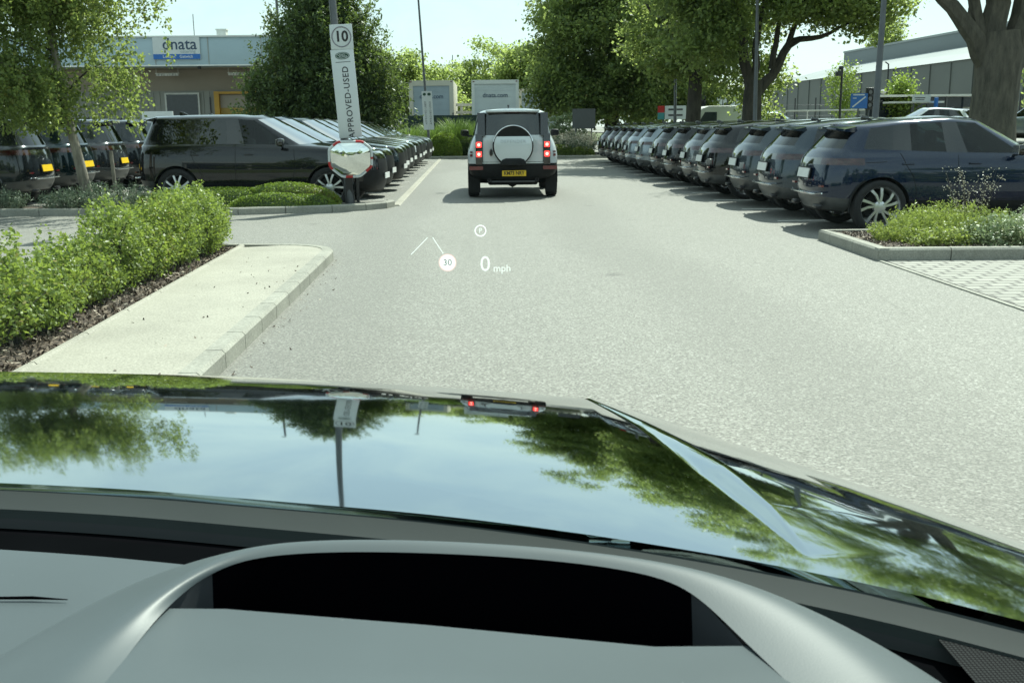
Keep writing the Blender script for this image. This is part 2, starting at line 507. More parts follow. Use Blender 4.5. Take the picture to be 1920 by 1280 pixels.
def shell(rows, tagf, arches, arch_r, ycut, crown=0.02, levels=2, creases=()):
    """stacked plan outlines -> subdivided closed shell with wheel arches cut out; returns {region: (verts, faces)}"""
    N = len(rows[0]) - 1
    K = len(rows)
    verts, faces, tags = [], [], []
    idx = [[None] * (2 * N) for _ in range(K)]
    for k in range(K):
        for c in range(N + 1):
            verts.append(rows[k][c]); idx[k][c] = len(verts) - 1
        for c in range(N - 1, 0, -1):
            x, y, z = rows[k][c]
            verts.append((x, -y, z)); idx[k][2 * N - c] = len(verts) - 1
    for k in range(K - 1):
        for i in range(2 * N):
            j = (i + 1) % (2 * N)
            c = i if i < N else 2 * N - 1 - i
            faces.append((idx[k][i], idx[k][j], idx[k + 1][j], idx[k + 1][i]))
            tags.append(tagf(k, c, 1 if i < N else -1))
    for k, tag, dz in ((K - 1, 'body', crown), (0, 'underside', 0.0)):
        mid = {}
        for c in range(1, N):
            x, y, z = rows[k][c]
            verts.append((x, 0, z + dz)); mid[c] = len(verts) - 1
        P, Q = idx[k], lambda c: idx[k][2 * N - c]
        for c in range(1, N - 1):
            faces.append((P[c], P[c + 1], mid[c + 1], mid[c])); tags.append(tag)
            faces.append((Q(c), mid[c], mid[c + 1], Q(c + 1))); tags.append(tag)
        faces.append((P[0], P[1], mid[1])); tags.append(tag)
        faces.append((P[0], mid[1], Q(1))); tags.append(tag)
        faces.append((P[N], mid[N - 1], P[N - 1])); tags.append(tag)
        faces.append((P[N], Q(N - 1), mid[N - 1])); tags.append(tag)
    names = sorted(set(tags)) + ['arch']
    me = bpy.data.meshes.new('cage')
    me.from_pydata(verts, [], faces)
    for nm in names: me.materials.append(None)
    me.polygons.foreach_set('material_index', [names.index(t) for t in tags])
    bm = bmesh.new(); bm.from_mesh(me)
    bmesh.ops.recalc_face_normals(bm, faces=bm.faces)
    cl = bm.edges.layers.float.new('crease_edge')
    bm.verts.ensure_lookup_table()
    rowof = {}
    for k in range(K):
        for i in range(2 * N): rowof[idx[k][i]] = (k, i)
    for e in bm.edges:
        a, b = e.verts[0].index, e.verts[1].index
        if a in rowof and b in rowof:
            (ka, ia), (kb, ib) = rowof[a], rowof[b]
            for kk, val in creases:
                if ka == kb == kk: e[cl] = val
    bm.to_mesh(me); bm.free()
    ob = bpy.data.objects.new('cage', me); COL.objects.link(ob)
    md = ob.modifiers.new('s', 'SUBSURF'); md.levels = levels; md.render_levels = levels
    cut = []
    for ax in arches:
        for sy in (1, -1):
            mb = MB()
            mb.lathe([(0.0, ycut), (arch_r, ycut), (arch_r, 1.3), (0.0, 1.3)] if sy > 0 else [(0.0, -1.3), (arch_r, -1.3), (arch_r, -ycut), (0.0, -ycut)], 48, 'Y', (ax[0], 0, ax[1]))
            bmc = mb.build('cut', None)
            for p in bmc.data.polygons: p.use_smooth = False
            bm = bmesh.new(); bm.from_mesh(bmc.data)
            bmesh.ops.remove_doubles(bm, verts=bm.verts, dist=1e-5)
            bmesh.ops.recalc_face_normals(bm, faces=bm.faces)
            bm.to_mesh(bmc.data); bm.free()
            for nm in names: bmc.data.materials.append(None)
            for p in bmc.data.polygons: p.material_index = names.index('arch')
            md = ob.modifiers.new('b', 'BOOLEAN'); md.object = bmc; md.operation = 'DIFFERENCE'; md.solver = 'EXACT'
            try: md.material_mode = 'INDEX'
            except Exception: pass
            cut.append(bmc)
    bpy.context.view_layer.update()
    dg = bpy.context.evaluated_depsgraph_get()
    out = bpy.data.meshes.new_from_object(ob.evaluated_get(dg))
    res = {}
    co = [v.co[:] for v in out.vertices]
    for p in out.polygons:
        nm = names[p.material_index] if p.material_index < len(names) else 'body'
        V, F, D = res.setdefault(nm, ([], [], {}))
        f = []
        for i in p.vertices:
            if i not in D: D[i] = len(V); V.append(co[i])
            f.append(D[i])
        F.append(f)
    bpy.data.objects.remove(ob); bpy.data.meshes.remove(me); bpy.data.meshes.remove(out)
    for c in cut:
        m2 = c.data; bpy.data.objects.remove(c); bpy.data.meshes.remove(m2)
    return {k: (v[0], v[1]) for k, v in res.items()}

def region_mesh(name, V, F, mat, parent, angle=50):
    me = bpy.data.meshes.new(name)
    me.from_pydata(V, [], F)
    me.polygons.foreach_set('use_smooth', [True] * len(F))
    me.update()
    me.set_sharp_from_angle(angle=R(angle))
    return link_mesh(name, me, mat, parent)

def wheel(parent, x, y, r, rim_r, spokes, side, mat_rim, twin=True, sweep=0.25):
    """tyre mesh with the rim as its child; the wheel turns about the Y axis"""
    w = 0.235
    yo = w / 2
    T = MB()
    T.lathe([(rim_r * .97, -yo * .92), (rim_r * 1.04, -yo), (r * .93, -yo * 1.02), (r * .985, -yo * .84), (r, -yo * .5), (r, yo * .5), (r * .985, yo * .84), (r * .93, yo * 1.02), (rim_r * 1.04, yo), (rim_r * .97, yo * .92)], 40, 'Y')
    t = T.build('wheel', M_TYRE, parent, 60)
    t.location = (x, y, r)
    o = MB()
    s = side
    o.lathe([(rim_r * .86, -yo * s * .9), (rim_r * .90, yo * s * .2), (rim_r * .95, yo * s * .82), (rim_r, yo * s * .96), (rim_r * 1.02, yo * s * .9)], 40, 'Y')
    # spokes: tapered bars from hub to rim, swept
    yf, yb = yo * s * .72, yo * s * .42
    for k in range(spokes):
        a0 = 2 * PI * k / spokes + 0.3
        for off in ((-.19, .19) if twin else (0,)):
            pts = []
            wid0, wid1 = (0.014, 0.021) if twin else (0.028, 0.036)
            a1 = a0 + off * (1.0 if twin else 0)
            for q, (rr, hw, yy) in enumerate(((.20, wid0, yf), (.6, (wid0 + wid1) / 2, yf), (.95, wid1, yf - s * .01))):
                aa = a0 + off * (0.6 + .9 * rr) + sweep * (rr - .2)
                cx, cz = math.cos(aa) * rr * rim_r, math.sin(aa) * rr * rim_r
                tx, tz = -math.sin(aa), math.cos(aa)
                pts.append(((cx + tx * hw, cz + tz * hw), (cx - tx * hw, cz - tz * hw), yy))
            vs, fs = [], []
            for (p, q2, yy) in pts:
                vs += [(p[0], yy, p[1]), (q2[0], yy, q2[1]), (q2[0], yb, q2[1]), (p[0], yb, p[1])]
            for i in range(2):
                b = i * 4
                fs += [(b, b + 1, b + 5, b + 4), (b + 1, b + 2, b + 6, b + 5), (b + 2, b + 3, b + 7, b + 6), (b + 3, b, b + 4, b + 7)]
            o.add(vs, fs)
    o.lathe([(0.0, yf + s * .006), (.055, yf + s * .004), (.085, yf - s * .004), (.095, yb)], 24, 'Y')
    for k in range(5):
        a = 2 * PI * k / 5 + .6
        o.box((math.cos(a) * .062, yf + s * .006, math.sin(a) * .062), (.018, .012, .018))
    rm = o.build('rim', mat_rim, t, 35)
    dk = MB()
    dk.lathe([(0.0, yb - s * .05), (rim_r * .72, yb - s * .05), (rim_r * .72, yb - s * .09), (0, yb - s * .09)], 28, 'Y')
    dk.build('brake_disc', M_UNDER, t)
    return t

MATMAP = {'lower_bumper': M_GREYBUMP, 'cladding': M_TRIM, 'air_intake': M_TRIM, 'grille': M_GLOSS, 'headlight': M_LAMP, 'tail_light': M_SMOKED,
          'lamp_strip': M_GLOSS, 'windscreen': M_WGLASS, 'side_window': M_CGLASS, 'pillar_trim': M_GLOSS, 'rear_window': M_DGLASS, 'underside': M_UNDER, 'arch': M_UNDER}

def make_suv(kind, root, paint_mat, rim_mat=None, plate=None, rim_style=(5, True, .25), tail='A', strip=True):
    rim_mat = rim_mat or M_RIM
    if kind == 'coupe':
        rows, tagf, arches, ar, wr, rr = rows_coupe(), tags_suv, ((1.32, .375), (-1.36, .375)), .42, .375, .285
        ww = .84; L0, L1 = -2.19, 2.19
    elif kind == 'large':
        rows, tagf, arches, ar, wr, rr = rows_large(), tags_suv, ((1.50, .40), (-1.50, .40)), .45, .40, .29
        ww = .88; L0, L1 = -2.485, 2.485
    else:
        rows, tagf, arches, ar, wr, rr = rows_boxy(), tags_boxy, ((1.58, .41), (-1.44, .41)), .46, .41, .27
        ww = .87; L0, L1 = -2.30, 2.25
    reg = shell(rows, tagf, arches, ar, ww - .16, levels=2, creases=((3, .3), (4, .35), (6, .75), (7, .6)) if kind != 'boxy' else ((2, .4), (5, .5), (6, .8), (7, .7)))
    merged = {}
    for nm, (V, F) in reg.items():
        base = nm.split('/')[0]
        if base in ('arch',): base = 'underside'; nm = 'underside'
        if nm in merged:
            b = len(merged[nm][0]); merged[nm][0].extend(V); merged[nm][1].extend([[i + b for i in f] for f in F])
        else: merged[nm] = (list(V), [list(f) for f in F])
    for nm, (V, F) in merged.items():
        base = nm.split('/')[0]
        mat = paint_mat if base == 'body' else MATMAP[base]
        if kind == 'boxy' and base == 'lower_bumper': mat = M_TRIM
        if '/q' in nm or (kind == 'large' and '/r' in nm): mat = M_DGLASS
        region_mesh(base, V, F, mat, root)
    # shut lines of the doors, laid on the body skin
    if kind in ('coupe', 'large'):
        from mathutils.bvhtree import BVHTree
        bv = BVHTree.FromPolygons([Vector(p) for p in merged['body'][0]], merged['body'][1])
        k = 1.0 if kind == 'coupe' else 1.12
        zt, zb = (1.085, .47) if kind == 'coupe' else (1.19, .50)
        lines = [[(.74 * k, zt - .04), (.76 * k, .8), (.70 * k, zb + .02), (.60 * k, zb)], [(-.28 * k, zt), (-.29 * k, .8), (-.29 * k, zb)],
                 [(-1.09 * k, zt + .03), (-1.02 * k, .95), (-.92 * k, .80), (-.87 * k, .62), (-.86 * k, zb)], [(.66 * k, zb + .01), (0, zb - .005), (-.86 * k, zb)],
                 [(-1.70 * k, .985 * (1 if kind == 'coupe' else 1.09)), (-1.5 * k, .99 * (1 if kind == 'coupe' else 1.09)), (-1.30 * k, 1.0 * (1 if kind == 'coupe' else 1.09))]]
        for sy in (1, -1):
            for L in lines:
                pts = []
                for (xa, za), (xb, zb_) in zip(L[:-1], L[1:]):
                    for q in range(6):
                        f = q / 5
                        hit = bv.ray_cast(Vector((xa + (xb - xa) * f, sy * 2.0, za + (zb_ - za) * f)), Vector((0, -sy, 0)))
                        if hit[0] is not None and abs(hit[0].y) > .5: pts.append(hit[0] + Vector((0, sy * .0005, 0)))
                if len(pts) > 3:
                    g = MB(); g.tube(pts, .0045, 4); g.build('panel_gap', M_UNDER, root)
    # wheels
    n, tw, sw = rim_style
    for ax in arches:
        for sy in (1, -1):
            wheel(root, ax[0], sy * ww, wr, rr, n, sy, rim_mat, tw, sw)
    # wheel-arch lips
    for ax in arches:
        for sy in (1, -1):
            a = MB()
            pts = []
            for q in range(17):
                t = -0.18 + (PI + .36) * q / 16
                pts.append((ax[0] + math.cos(t) * (ar + .012), sy * (ww + (.062 if kind == 'coupe' else (.075 if kind == 'large' else .10))), ax[1] + math.sin(t) * (ar + .012)))
            a.tube(pts, .020, 6)
            a.build('arch_lip', M_TRIM if kind != 'large' else paint_mat, root)
    # mirrors
    mx_, my_, mz_ = {'coupe': (.52, .98, 1.12), 'large': (.62, 1.05, 1.25), 'boxy': (.72, 1.06, 1.36)}[kind]
    for sy in (1, -1):
        m = MB()
        m.bbox((mx_, sy * (my_ + .04), mz_ + .03), (.13, .20, .155), .05, seg=3)
        m.tube([(mx_ - .02, sy * (my_ - .14), mz_ - .05), (mx_, sy * my_, mz_ - .03)], .022, 6)
        o = m.build('door_mirror', M_GLOSS if kind != 'boxy' else M_TRIM, root)
        g = MB(); g.box((mx_ - .068, sy * (my_ + .04), mz_ + .03), (.006, .165, .12))
        g.build('mirror_glass', M_CHROME if kind != 'boxy' else M_GLOSS, o)
    # interior
    zs = {'coupe': 0.0, 'large': .10, 'boxy': .2}[kind]
    for sy in (1, -1):
        s = MB()
        s.bbox((-.12, sy * .38, .60 + zs), (.52, .50, .16), .05)
        s.bbox((-.42, sy * .38, .94 + zs), (.16, .48, .62), .06, M=None)
        s.bbox((-.48, sy * .38, 1.33 + zs), (.10, .27, .19), .045)
        s.build('seat', M_SEAT, root)
    s = MB()
    s.bbox((-1.02, 0, .60 + zs), (.5, 1.30, .16), .05)
    s.bbox((-1.32, 0, .92 + zs), (.16, 1.28, .55), .06)
    for yy in (-.42, 0, .42): s.bbox((-1.36, yy, 1.24 + zs), (.09, .25, .14), .04)
    s.build('rear_bench', M_SEAT, root)
    s = MB(); s.bbox((.62, 0, .93 + zs), (.5, 1.42, .26), .08); s.box((-.2, 0, .45), (2.9, 1.5, .04))
    s.build('interior_dash', M_TRIM, root)
    s = MB(); cx = .30
    s.tube([(cx + math.sin(R(25)) * .19 * math.sin(t) * -1, -.38 + .19 * math.cos(t), .98 + zs + .19 * math.sin(t)) for t in [2 * PI * q / 20 for q in range(21)]], .016, 6, cap=False)
    s.box((cx, -.38, .98 + zs), (.05, .30, .045))
    s.build('steering_wheel', M_TRIM, root)
    if kind in ('coupe', 'large'):
        # roof spoiler over the rear window
        rx = -1.72 if kind == 'coupe' else -2.08
        zz = 1.475 if kind == 'coupe' else 1.765
        hw = .56 if kind == 'coupe' else .62
        s = MB()
        vs = []
        nseg = 10
        for q in range(nseg + 1):
            u = -1 + 2 * q / nseg
            yy = u * hw
            b = (1 - abs(u) ** 3.0)
            x0 = rx + .10; x1 = rx - .07 - .13 * b
            zc = zz + .04 * (1 - u * u)
            vs += [(x0, yy, zc + .005), (x1, yy, zc - .035 + .008), (x1 - .004, yy, zc - .055), (x0 - .02, yy, zc - .075)]
        fs = []
        for q in range(nseg):
            a = q * 4
            for j in range(4):
                fs.append((a + j, a + (j + 1) % 4, a + 4 + (j + 1) % 4, a + 4 + j))
        fs += [(0, 1, 2, 3), (nseg * 4 + 3, nseg * 4 + 2, nseg * 4 + 1, nseg * 4)]
        s.add(vs, fs, 0, True)
        s.build('roof_spoiler', paint_mat, root, 35)
        # shark-fin aerial
        s = MB()
        fx = -1.28 if kind == 'coupe' else -1.6
        fz = 1.575 if kind == 'coupe' else 1.825
        s.prism([(fx - .10, fz), (fx + .10, fz - .002), (fx - .02, fz + .062), (fx - .085, fz + .068)], -.016, .016, 'Y')
        s.build('roof_aerial', M_GLOSS, root, bevel=.008)
        # rear: exhausts, chrome line, plate, badge
        for sy in (1, -1):
            e = MB(); e.bbox((L0 + .075, sy * .52, .37), (.10, .17, .06), .02)
            e.build('exhaust_tip', M_RIMD, root)
        e = MB()
        e.bbox((L0 + .02, 0, .545 if kind == 'coupe' else .60), (.07, 1.05, .022), .008)
        for sy in (1, -1):
            e.tube([(L0 + .02, sy * .52, .545 if kind == 'coupe' else .60), (L0 + .07, sy * .70, .56 if kind == 'coupe' else .62)], .012, 5)
        e.build('bumper_trim', M_CHROME, root)
        for sy in (1, -1):
            e = MB(); e.box((L0 + .075, sy * .64, .66 if kind == 'coupe' else .72), (.03, .14, .03))
            e.build('reflector', M_REDLENS, root)
        # door shut lines and handles
        hz = 1.0 if kind == 'coupe' else 1.08
        hy = .915 if kind == 'coupe' else .965
        for sy in (1, -1):
            for hx in ((-.05, -1.0) if kind == 'coupe' else (-.05, -1.12)):
                h = MB(); h.bbox((hx, sy * (hy + .012), hz - .03), (.17, .028, .026), .01)
                h.build('door_handle', paint_mat, root)
    else:
        pass
    # plates
    if kind != 'boxy':
        zt = .83 if kind == 'coupe' else (.98 if tail == 'high' else .80)
        p = MB()
        xr = (L0 + .015) if kind == 'coupe' else (L0 + .02)
        p.box((0, 0, 0), (.014, .50, .135))
        o = p.build('number_plate', plate or M_WPLATE, root)
        o.location = (xr - .005, 0, zt); o.rotation_euler = (0, R(10), 0)
        p = MB(); p.box((0, 0, 0), (.012, .56, .165))
        o = p.build('plate_recess', M_TRIM, root)
        o.location = (xr + .006, 0, zt); o.rotation_euler = (0, R(10), 0)
        p = MB(); p.box((L1 + .0, 0, .55 if kind == 'coupe' else .60), (.014, .52, .111))
        o = p.build('number_plate', M_WPLATE, root)
    return root

def copy_tree(o, parent=None):
    c = o.copy()
    COL.objects.link(c)
    c.parent = parent
    for ch in kids_of.get(o, []):
        copy_tree(ch, c)
    return c
kids_of = {}
def index_kids(o):
    ks = kids(o)
    kids_of[o] = ks
    for k in ks: index_kids(k)

def repaint(root, old, new):
    """same mesh data, another colour of paint on this car"""
    for ch in root.children_recursive:
        if ch.type == 'MESH' and ch.data.materials and ch.data.materials[0] == old:
            ch.material_slots[0].link = 'OBJECT'
            ch.material_slots[0].material = new
# ------------------------------------------------------------------ setting: ground, kerbs, beds
rng = np.random.default_rng(7)
def asphalt():
    t = NT('asphalt')
    v = t.coord('Object')
    big = t.noise(v, 0.35, 5.0, 0.6)
    mid = t.noise(v, 3.0, 5.0, 0.6)
    vo = t.new('TexVoronoi'); vo.inputs['Scale'].default_value = 130.0; t.link(v, vo.inputs['Vector'])
    sepc = t.new('SeparateColor'); t.link(vo.outputs['Color'], sepc.inputs[0])
    fine = t.noise(v, 60.0, 5.0, 0.75)
    base = t.ramp(big, [(0.3, (.182, .177, .152)), (0.7, (.235, .229, .200))])
    base = t.mix(0.25, base, t.ramp(mid, [(0.3, (.14, .138, .124)), (0.7, (.24, .236, .212))]))
    stone = t.ramp(sepc.outputs[0], [(0.0, (.035, .035, .034)), (0.40, (.155, .153, .138)), (0.8, (.28, .275, .25)), (1.0, (.62, .61, .57))])
    col = t.mix(0.55, base, stone)
    col = t.mix(0.45, col, t.ramp(fine, [(0.34, (.030, .030, .029)), (0.50, (.18, .177, .160)), (0.66, (.54, .53, .49))]))
    grit = t.new('TexVoronoi'); grit.inputs['Scale'].default_value = 66.0; t.link(v, grit.inputs['Vector'])
    gs = t.new('SeparateColor'); t.link(grit.outputs['Color'], gs.inputs[0])
    col = t.mix(.30, col, t.ramp(gs.outputs[1], [(0.0, (.028, .027, .025)), (.35, (.11, .107, .093)), (.75, (.21, .205, .18)), (1.0, (.50, .49, .45))]))
    # worn tracks, drips of oil, patched seams
    w = t.new('TexWave'); w.wave_type = 'BANDS'; w.bands_direction = 'X'
    w.inputs['Scale'].default_value = 0.09; w.inputs['Distortion'].default_value = 5.0; w.inputs['Detail'].default_value = 3.0; w.inputs['Detail Scale'].default_value = 0.6
    t.link(v, w.inputs['Vector'])
    col = t.mix(t.ramp(w.outputs['Fac'], [(0.55, 0.0), (0.95, 0.28)]), col, (.115, .113, .102))
    sp = t.noise(v, 0.9, 2.0)
    col = t.mix(t.ramp(sp, [(0.68, 0.0), (0.78, 0.35)]), col, (.085, .084, .077))
    # hairline cracks, tar seams, drips
    wn_ = t.new('TexNoise'); wn_.inputs['Scale'].default_value = 1.4; wn_.inputs['Detail'].default_value = 5; t.link(v, wn_.inputs['Vector'])
    off = t.mix(.16, v, wn_.outputs['Color'], 'ADD')
    ce = t.new('TexVoronoi', feature='DISTANCE_TO_EDGE'); ce.inputs['Scale'].default_value = .22; t.link(off, ce.inputs['Vector'])
    mask = t.noise(v, .12, 2.0)
    crk = t.ramp(ce.outputs['Distance'], [(0.0, 1.0), (.0035, .7), (.008, 0.0)])
    crk = t.mix(t.ramp(mask, [(.50, 0.0), (.70, .30)]), (0, 0, 0), crk)
    col = t.mix(crk, col, (.05, .05, .048))
    dr = t.new('TexVoronoi'); dr.inputs['Scale'].default_value = .55; t.link(off, dr.inputs['Vector'])
    col = t.mix(t.ramp(dr.outputs['Distance'], [(.02, .5), (.055, .25), (.09, 0.0)]), col, (.06, .058, .055))
    h = t.mix(0.5, sepc.outputs[0], fine)
    nrm = t.bump(h, 0.55, 0.008)
    return t.done(t.principled(col, 0.72, 0, 0.42, normal=nrm))
M_ASPH = asphalt()
def conc(name, color, grain=220.0, vary=.18, bump=.25):
    t = NT(name)
    v = t.coord()
    a = t.noise(v, 1.3, 6.0, .6); b = t.noise(v, grain, 3.0, .7); c = t.noise(v, 14.0, 5.0, .65)
    col = t.ramp(a, [(.3, [x * (1 - vary) for x in color]), (.7, [x * (1 + vary * .6) for x in color])])
    col = t.mix(.45, col, t.ramp(b, [(.35, [x * .5 for x in color]), (.65, [min(1, x * 1.35) for x in color])]))
    col = t.mix(t.ramp(c, [(.55, 0.0), (.8, .35)]), col, [x * .55 for x in color])
    return t.done(t.principled(col, .8, 0, .3, normal=t.bump(b, bump, .004)))
M_PAVE = conc('pavement_gravel', (.345, .33, .28), 60.0, .26, .5)
M_KERB = conc('kerb_concrete', (.31, .305, .265), 60.0, .38, .5)
M_LINE = conc('line_paint', (.62, .61, .56), 60.0, .2)
def mulch():
    t = NT('bark_mulch')
    v = t.coord()
    vo = t.new('TexVoronoi'); vo.inputs['Scale'].default_value = 34.0; t.link(v, vo.inputs['Vector'])
    sc = t.new('SeparateColor'); t.link(vo.outputs['Color'], sc.inputs[0])
    col = t.ramp(sc.outputs[0], [(0, (.018, .012, .009)), (.6, (.06, .042, .030)), (1, (.16, .12, .09))])
    return t.done(t.principled(col, .9, normal=t.bump(sc.outputs[1], .8, .03)))
M_MULCH = mulch()
def chips():
    t = NT('wood_chips')
    g = t.new('NewGeometry')
    col = t.ramp(g.outputs['Random Per Island'], [(0, (.03, .02, .015)), (.45, (.11, .078, .058)), (.78, (.28, .22, .17)), (1, (.52, .46, .38))])
    return t.done(t.principled(col, .85))
M_CHIP = chips()
def blockpave():
    t = NT('block_paving')
    v = t.coord()
    mpn = t.new('Mapping'); mpn.inputs['Rotation'].default_value = (0, 0, R(2)); t.link(v, mpn.inputs[0])
    b = t.new('TexBrick'); b.inputs['Scale'].default_value = 1.0
    b.inputs['Brick Width'].default_value = .24; b.inputs['Row Height'].default_value = .16; b.inputs['Mortar Size'].default_value = .020
    b.inputs['Color1'].default_value = (.23, .226, .20, 1); b.inputs['Color2'].default_value = (.31, .303, .27, 1); b.inputs['Mortar'].default_value = (.03, .029, .026, 1)
    t.link(mpn.outputs[0], b.inputs['Vector'])
    n = t.noise(v, 60, 4); n2 = t.noise(v, 1.2, 5)
    col = t.mix(.22, b.outputs['Color'], t.ramp(n, [(.3, (.10, .10, .09)), (.7, (.38, .37, .33))]))
    col = t.mix(t.ramp(n2, [(.5, 0.0), (.8, .3)]), col, (.2, .2, .18))
    return t.done(t.principled(col, .75, normal=t.bump(b.outputs['Fac'], -.4, .006)))
M_BLOCK = blockpave()

def sheet(name, poly, z, mat, kind='structure'):
    me = bpy.data.meshes.new(name)
    bm = bmesh.new()
    f = bm.faces.new([bm.verts.new((x, y, z)) for x, y in poly])
    if f.normal.z < 0: f.normal_flip()
    bmesh.ops.triangulate(bm, faces=bm.faces[:])
    bm.normal_update()
    for f in bm.faces:
        if f.normal.z < 0: f.normal_flip()
    bm.to_mesh(me); bm.free()
    return setp(link_mesh(name, me, mat), kind=kind)

sheet('ground', [(-1500, -600), (1500, -600), (1500, 2500), (-1500, 2500)], 0.0, M_ASPH)

def offset_poly(pl, d):
    """shift an open polyline to its left by d"""
    out = []
    for i, p in enumerate(pl):
        a = Vector(pl[max(i - 1, 0)]); b = Vector(pl[min(i + 1, len(pl) - 1)])
        t = (b - a).normalized()
        out.append((p[0] - t.y * d, p[1] + t.x * d))
    return out
def resample(pl, step):
    out = [Vector(pl[0])]
    for a, b in zip(pl[:-1], pl[1:]):
        a, b = Vector(a), Vector(b); n = max(1, round((b - a).length / step))
        for i in range(1, n + 1): out.append(a.lerp(b, i / n))
    return [tuple(p) for p in out]
def kerb(name, pl, w, h, label, step=.9, mat=None, gap=.006):
    """row of kerb stones along an open line; the stones lie to the left of it"""
    mb = MB()
    pts = resample(pl, step)
    inn = offset_poly(pts, w)
    ch = .022
    chm = offset_poly(pts, ch)
    for i in range(len(pts) - 1):
        def L(a, b, t): return (a[0] + (b[0] - a[0]) * t, a[1] + (b[1] - a[1]) * t)
        ln = (Vector(pts[i + 1]) - Vector(pts[i])).length
        g = gap / max(ln, .05)
        sec = []
        for t in (g, 1 - g):
            o, c, n = L(pts[i], pts[i + 1], t), L(chm[i], chm[i + 1], t), L(inn[i], inn[i + 1], t)
            sec.append([(o[0], o[1], -.05), (o[0], o[1], h - ch), (c[0], c[1], h), (n[0], n[1], h), (n[0], n[1], -.05)])
        vs = sec[0] + sec[1]
        mb.add(vs, [(0, 5, 6, 1), (1, 6, 7, 2), (2, 7, 8, 3), (3, 8, 9, 4), (0, 1, 2, 3, 4), (9, 8, 7, 6, 5)])
    o = mb.build(name, mat or M_KERB)
    return setp(o, kind='structure')

# left pavement with its rounded end, its planting bed and the kerbs round both
arc = [(-2.60 + .74 * math.cos(R(a)), 11.95 + .80 * math.sin(R(a))) for a in range(0, 91, 9)]
lk = [(-1.60, -1.0), (-1.74, 6.5), (-1.80, 9.5)] + arc + [(-3.15, 12.83), (-4.20, 13.0), (-4.42, 12.8), (-4.30, 9.0), (-4.15, 3.0), (-4.05, -1.0)]
kerb('pavement_kerb', lk, .13, .125, 'x', .62)
ink = offset_poly(resample(lk, .62), .128)
sheet('pavement', [p for p in ink if p[0] > -2.7 or p[1] > 12.2 and p[0] > -3.1] + [(-3.06, 12.45), (-2.82, 6.2), (-2.70, -1.0)], .119, M_PAVE)
kerb('pavement_edging', [(-2.70, -1.0), (-2.82, 6.2), (-3.06, 12.70)], .055, .130, 'x', .9, M_PAVE)
sheet('planting_bed', [(-2.73, -1.0), (-2.85, 6.2), (-3.09, 12.72), (-4.1, 12.86), (-4.29, 12.7), (-4.17, 9), (-4.02, 3), (-3.92, -1)], .095, M_MULCH)

# left island in front of the parked cars
isl = [(-14.0, 19.4), (-9.1, 19.12), (-4.6, 18.72), (-2.95, 19.15), (-2.35, 19.45), (-2.0, 19.85), (-1.88, 20.3), (-1.95, 20.45)]
kerb('island_kerb', isl, .12, .13, 'x', .8)
sheet('island_bed', offset_poly(isl, .118) + [(-2.05, 20.4), (-2.3, 20.05), (-3.4, 19.95), (-7.0, 20.05), (-14.0, 20.2)], .10, M_MULCH)
kerb('island_back_edging', [(-2.0, 20.45), (-2.3, 20.06), (-3.4, 19.96), (-7.0, 20.06), (-14.0, 20.21)], .06, .12, 'x', .9)
kerb('bay_edging', [(-1.80, 20.5), (-2.32, 50.2)], .14, .022, 'x', .9, M_PAVE)

# right planting bed, block paving
rb = [(4.42, 13.55), (4.42, 13.1), (4.40, 11.36), (6.05, 11.30), (14.0, 11.1)]
kerb('planter_kerb', [(14.0, 13.75), (4.42, 13.55), (4.42, 13.1), (4.40, 11.36)], .13, .14, 'x', .9)
kerb('planter_kerb', [(4.40, 11.36), (6.05, 11.30), (14.0, 11.1)], .13, .141, 'x', .9)
sheet('planter_bed', [(4.54, 13.43), (4.53, 11.48), (6.05, 11.42), (14.0, 11.22), (14.0, 13.63)], .118, M_MULCH)
sheet('block_paving', [(4.50, -2), (4.48, 11.34), (14, 11.08), (14, -2)], .004, M_BLOCK)
kerb('paving_edging', [(4.47, -2), (4.45, 11.34)], .06, .012, 'x', .6, M_KERB)

# bay lines
mb = MB()
YR = [15.12 + 2.36 * i for i in range(13)]
YL = [21.05 + 2.42 * i for i in range(12)]
for i in range(14):
    mb.box((6.9, 15.12 - 1.18 + 2.36 * i, .004), (4.5, .09, .004))
setp(mb.build('bay_lines', M_LINE), kind='structure')
mb = MB()
for i in range(13):
    mb.box((-4.5, 21.05 - 1.21 + 2.42 * i, .004), (4.4, .09, .004))
setp(mb.build('bay_lines', M_LINE), kind='structure')

# bed across the far end of the lane
kerb('far_kerb', [(-8.0, 51.0), (-2.4, 50.9), (4.6, 50.0), (12.0, 49.6)], .13, .14, 'x', .9)
sheet('far_bed', [(-8, 51.12), (-2.4, 51.02), (4.6, 50.12), (12, 49.72), (12, 57), (-8, 57)], .11, M_MULCH)

# verge and road over on the right, a little higher
def grassmat():
    t = NT('verge_grass')
    v = t.coord()
    n = t.noise(v, .5, 5); f = t.noise(v, 25, 4)
    col = t.ramp(n, [(.3, (.045, .075, .018)), (.7, (.12, .15, .04))])
    col = t.mix(.4, col, t.ramp(f, [(.3, (.03, .05, .012)), (.7, (.17, .19, .06))]))
    return t.done(t.principled(col, .85))
M_GRASS = grassmat()
me = bpy.data.meshes.new('verge')
vsx = [(10.6, .0), (12.6, .5), (60, .62)]
ysv = [16, 60, 260]
V = [(x, y, z) for y in ysv for x, z in vsx]
F = [(r * 3 + c, r * 3 + c + 1, (r + 1) * 3 + c + 1, (r + 1) * 3 + c) for r in range(2) for c in range(2)]
me.from_pydata(V, [], F); me.update()
setp(link_mesh('verge', me, M_GRASS), kind='structure')
sheet('far_road', [(15.2, 16), (21.0, 16), (24.0, 260), (17.0, 260)], .62, M_ASPH)
sheet('far_forecourt', [(21.5, 16), (52, 16), (47, 200), (24.5, 200)], .645, simple('forecourt', (.22, .22, .20), .8))

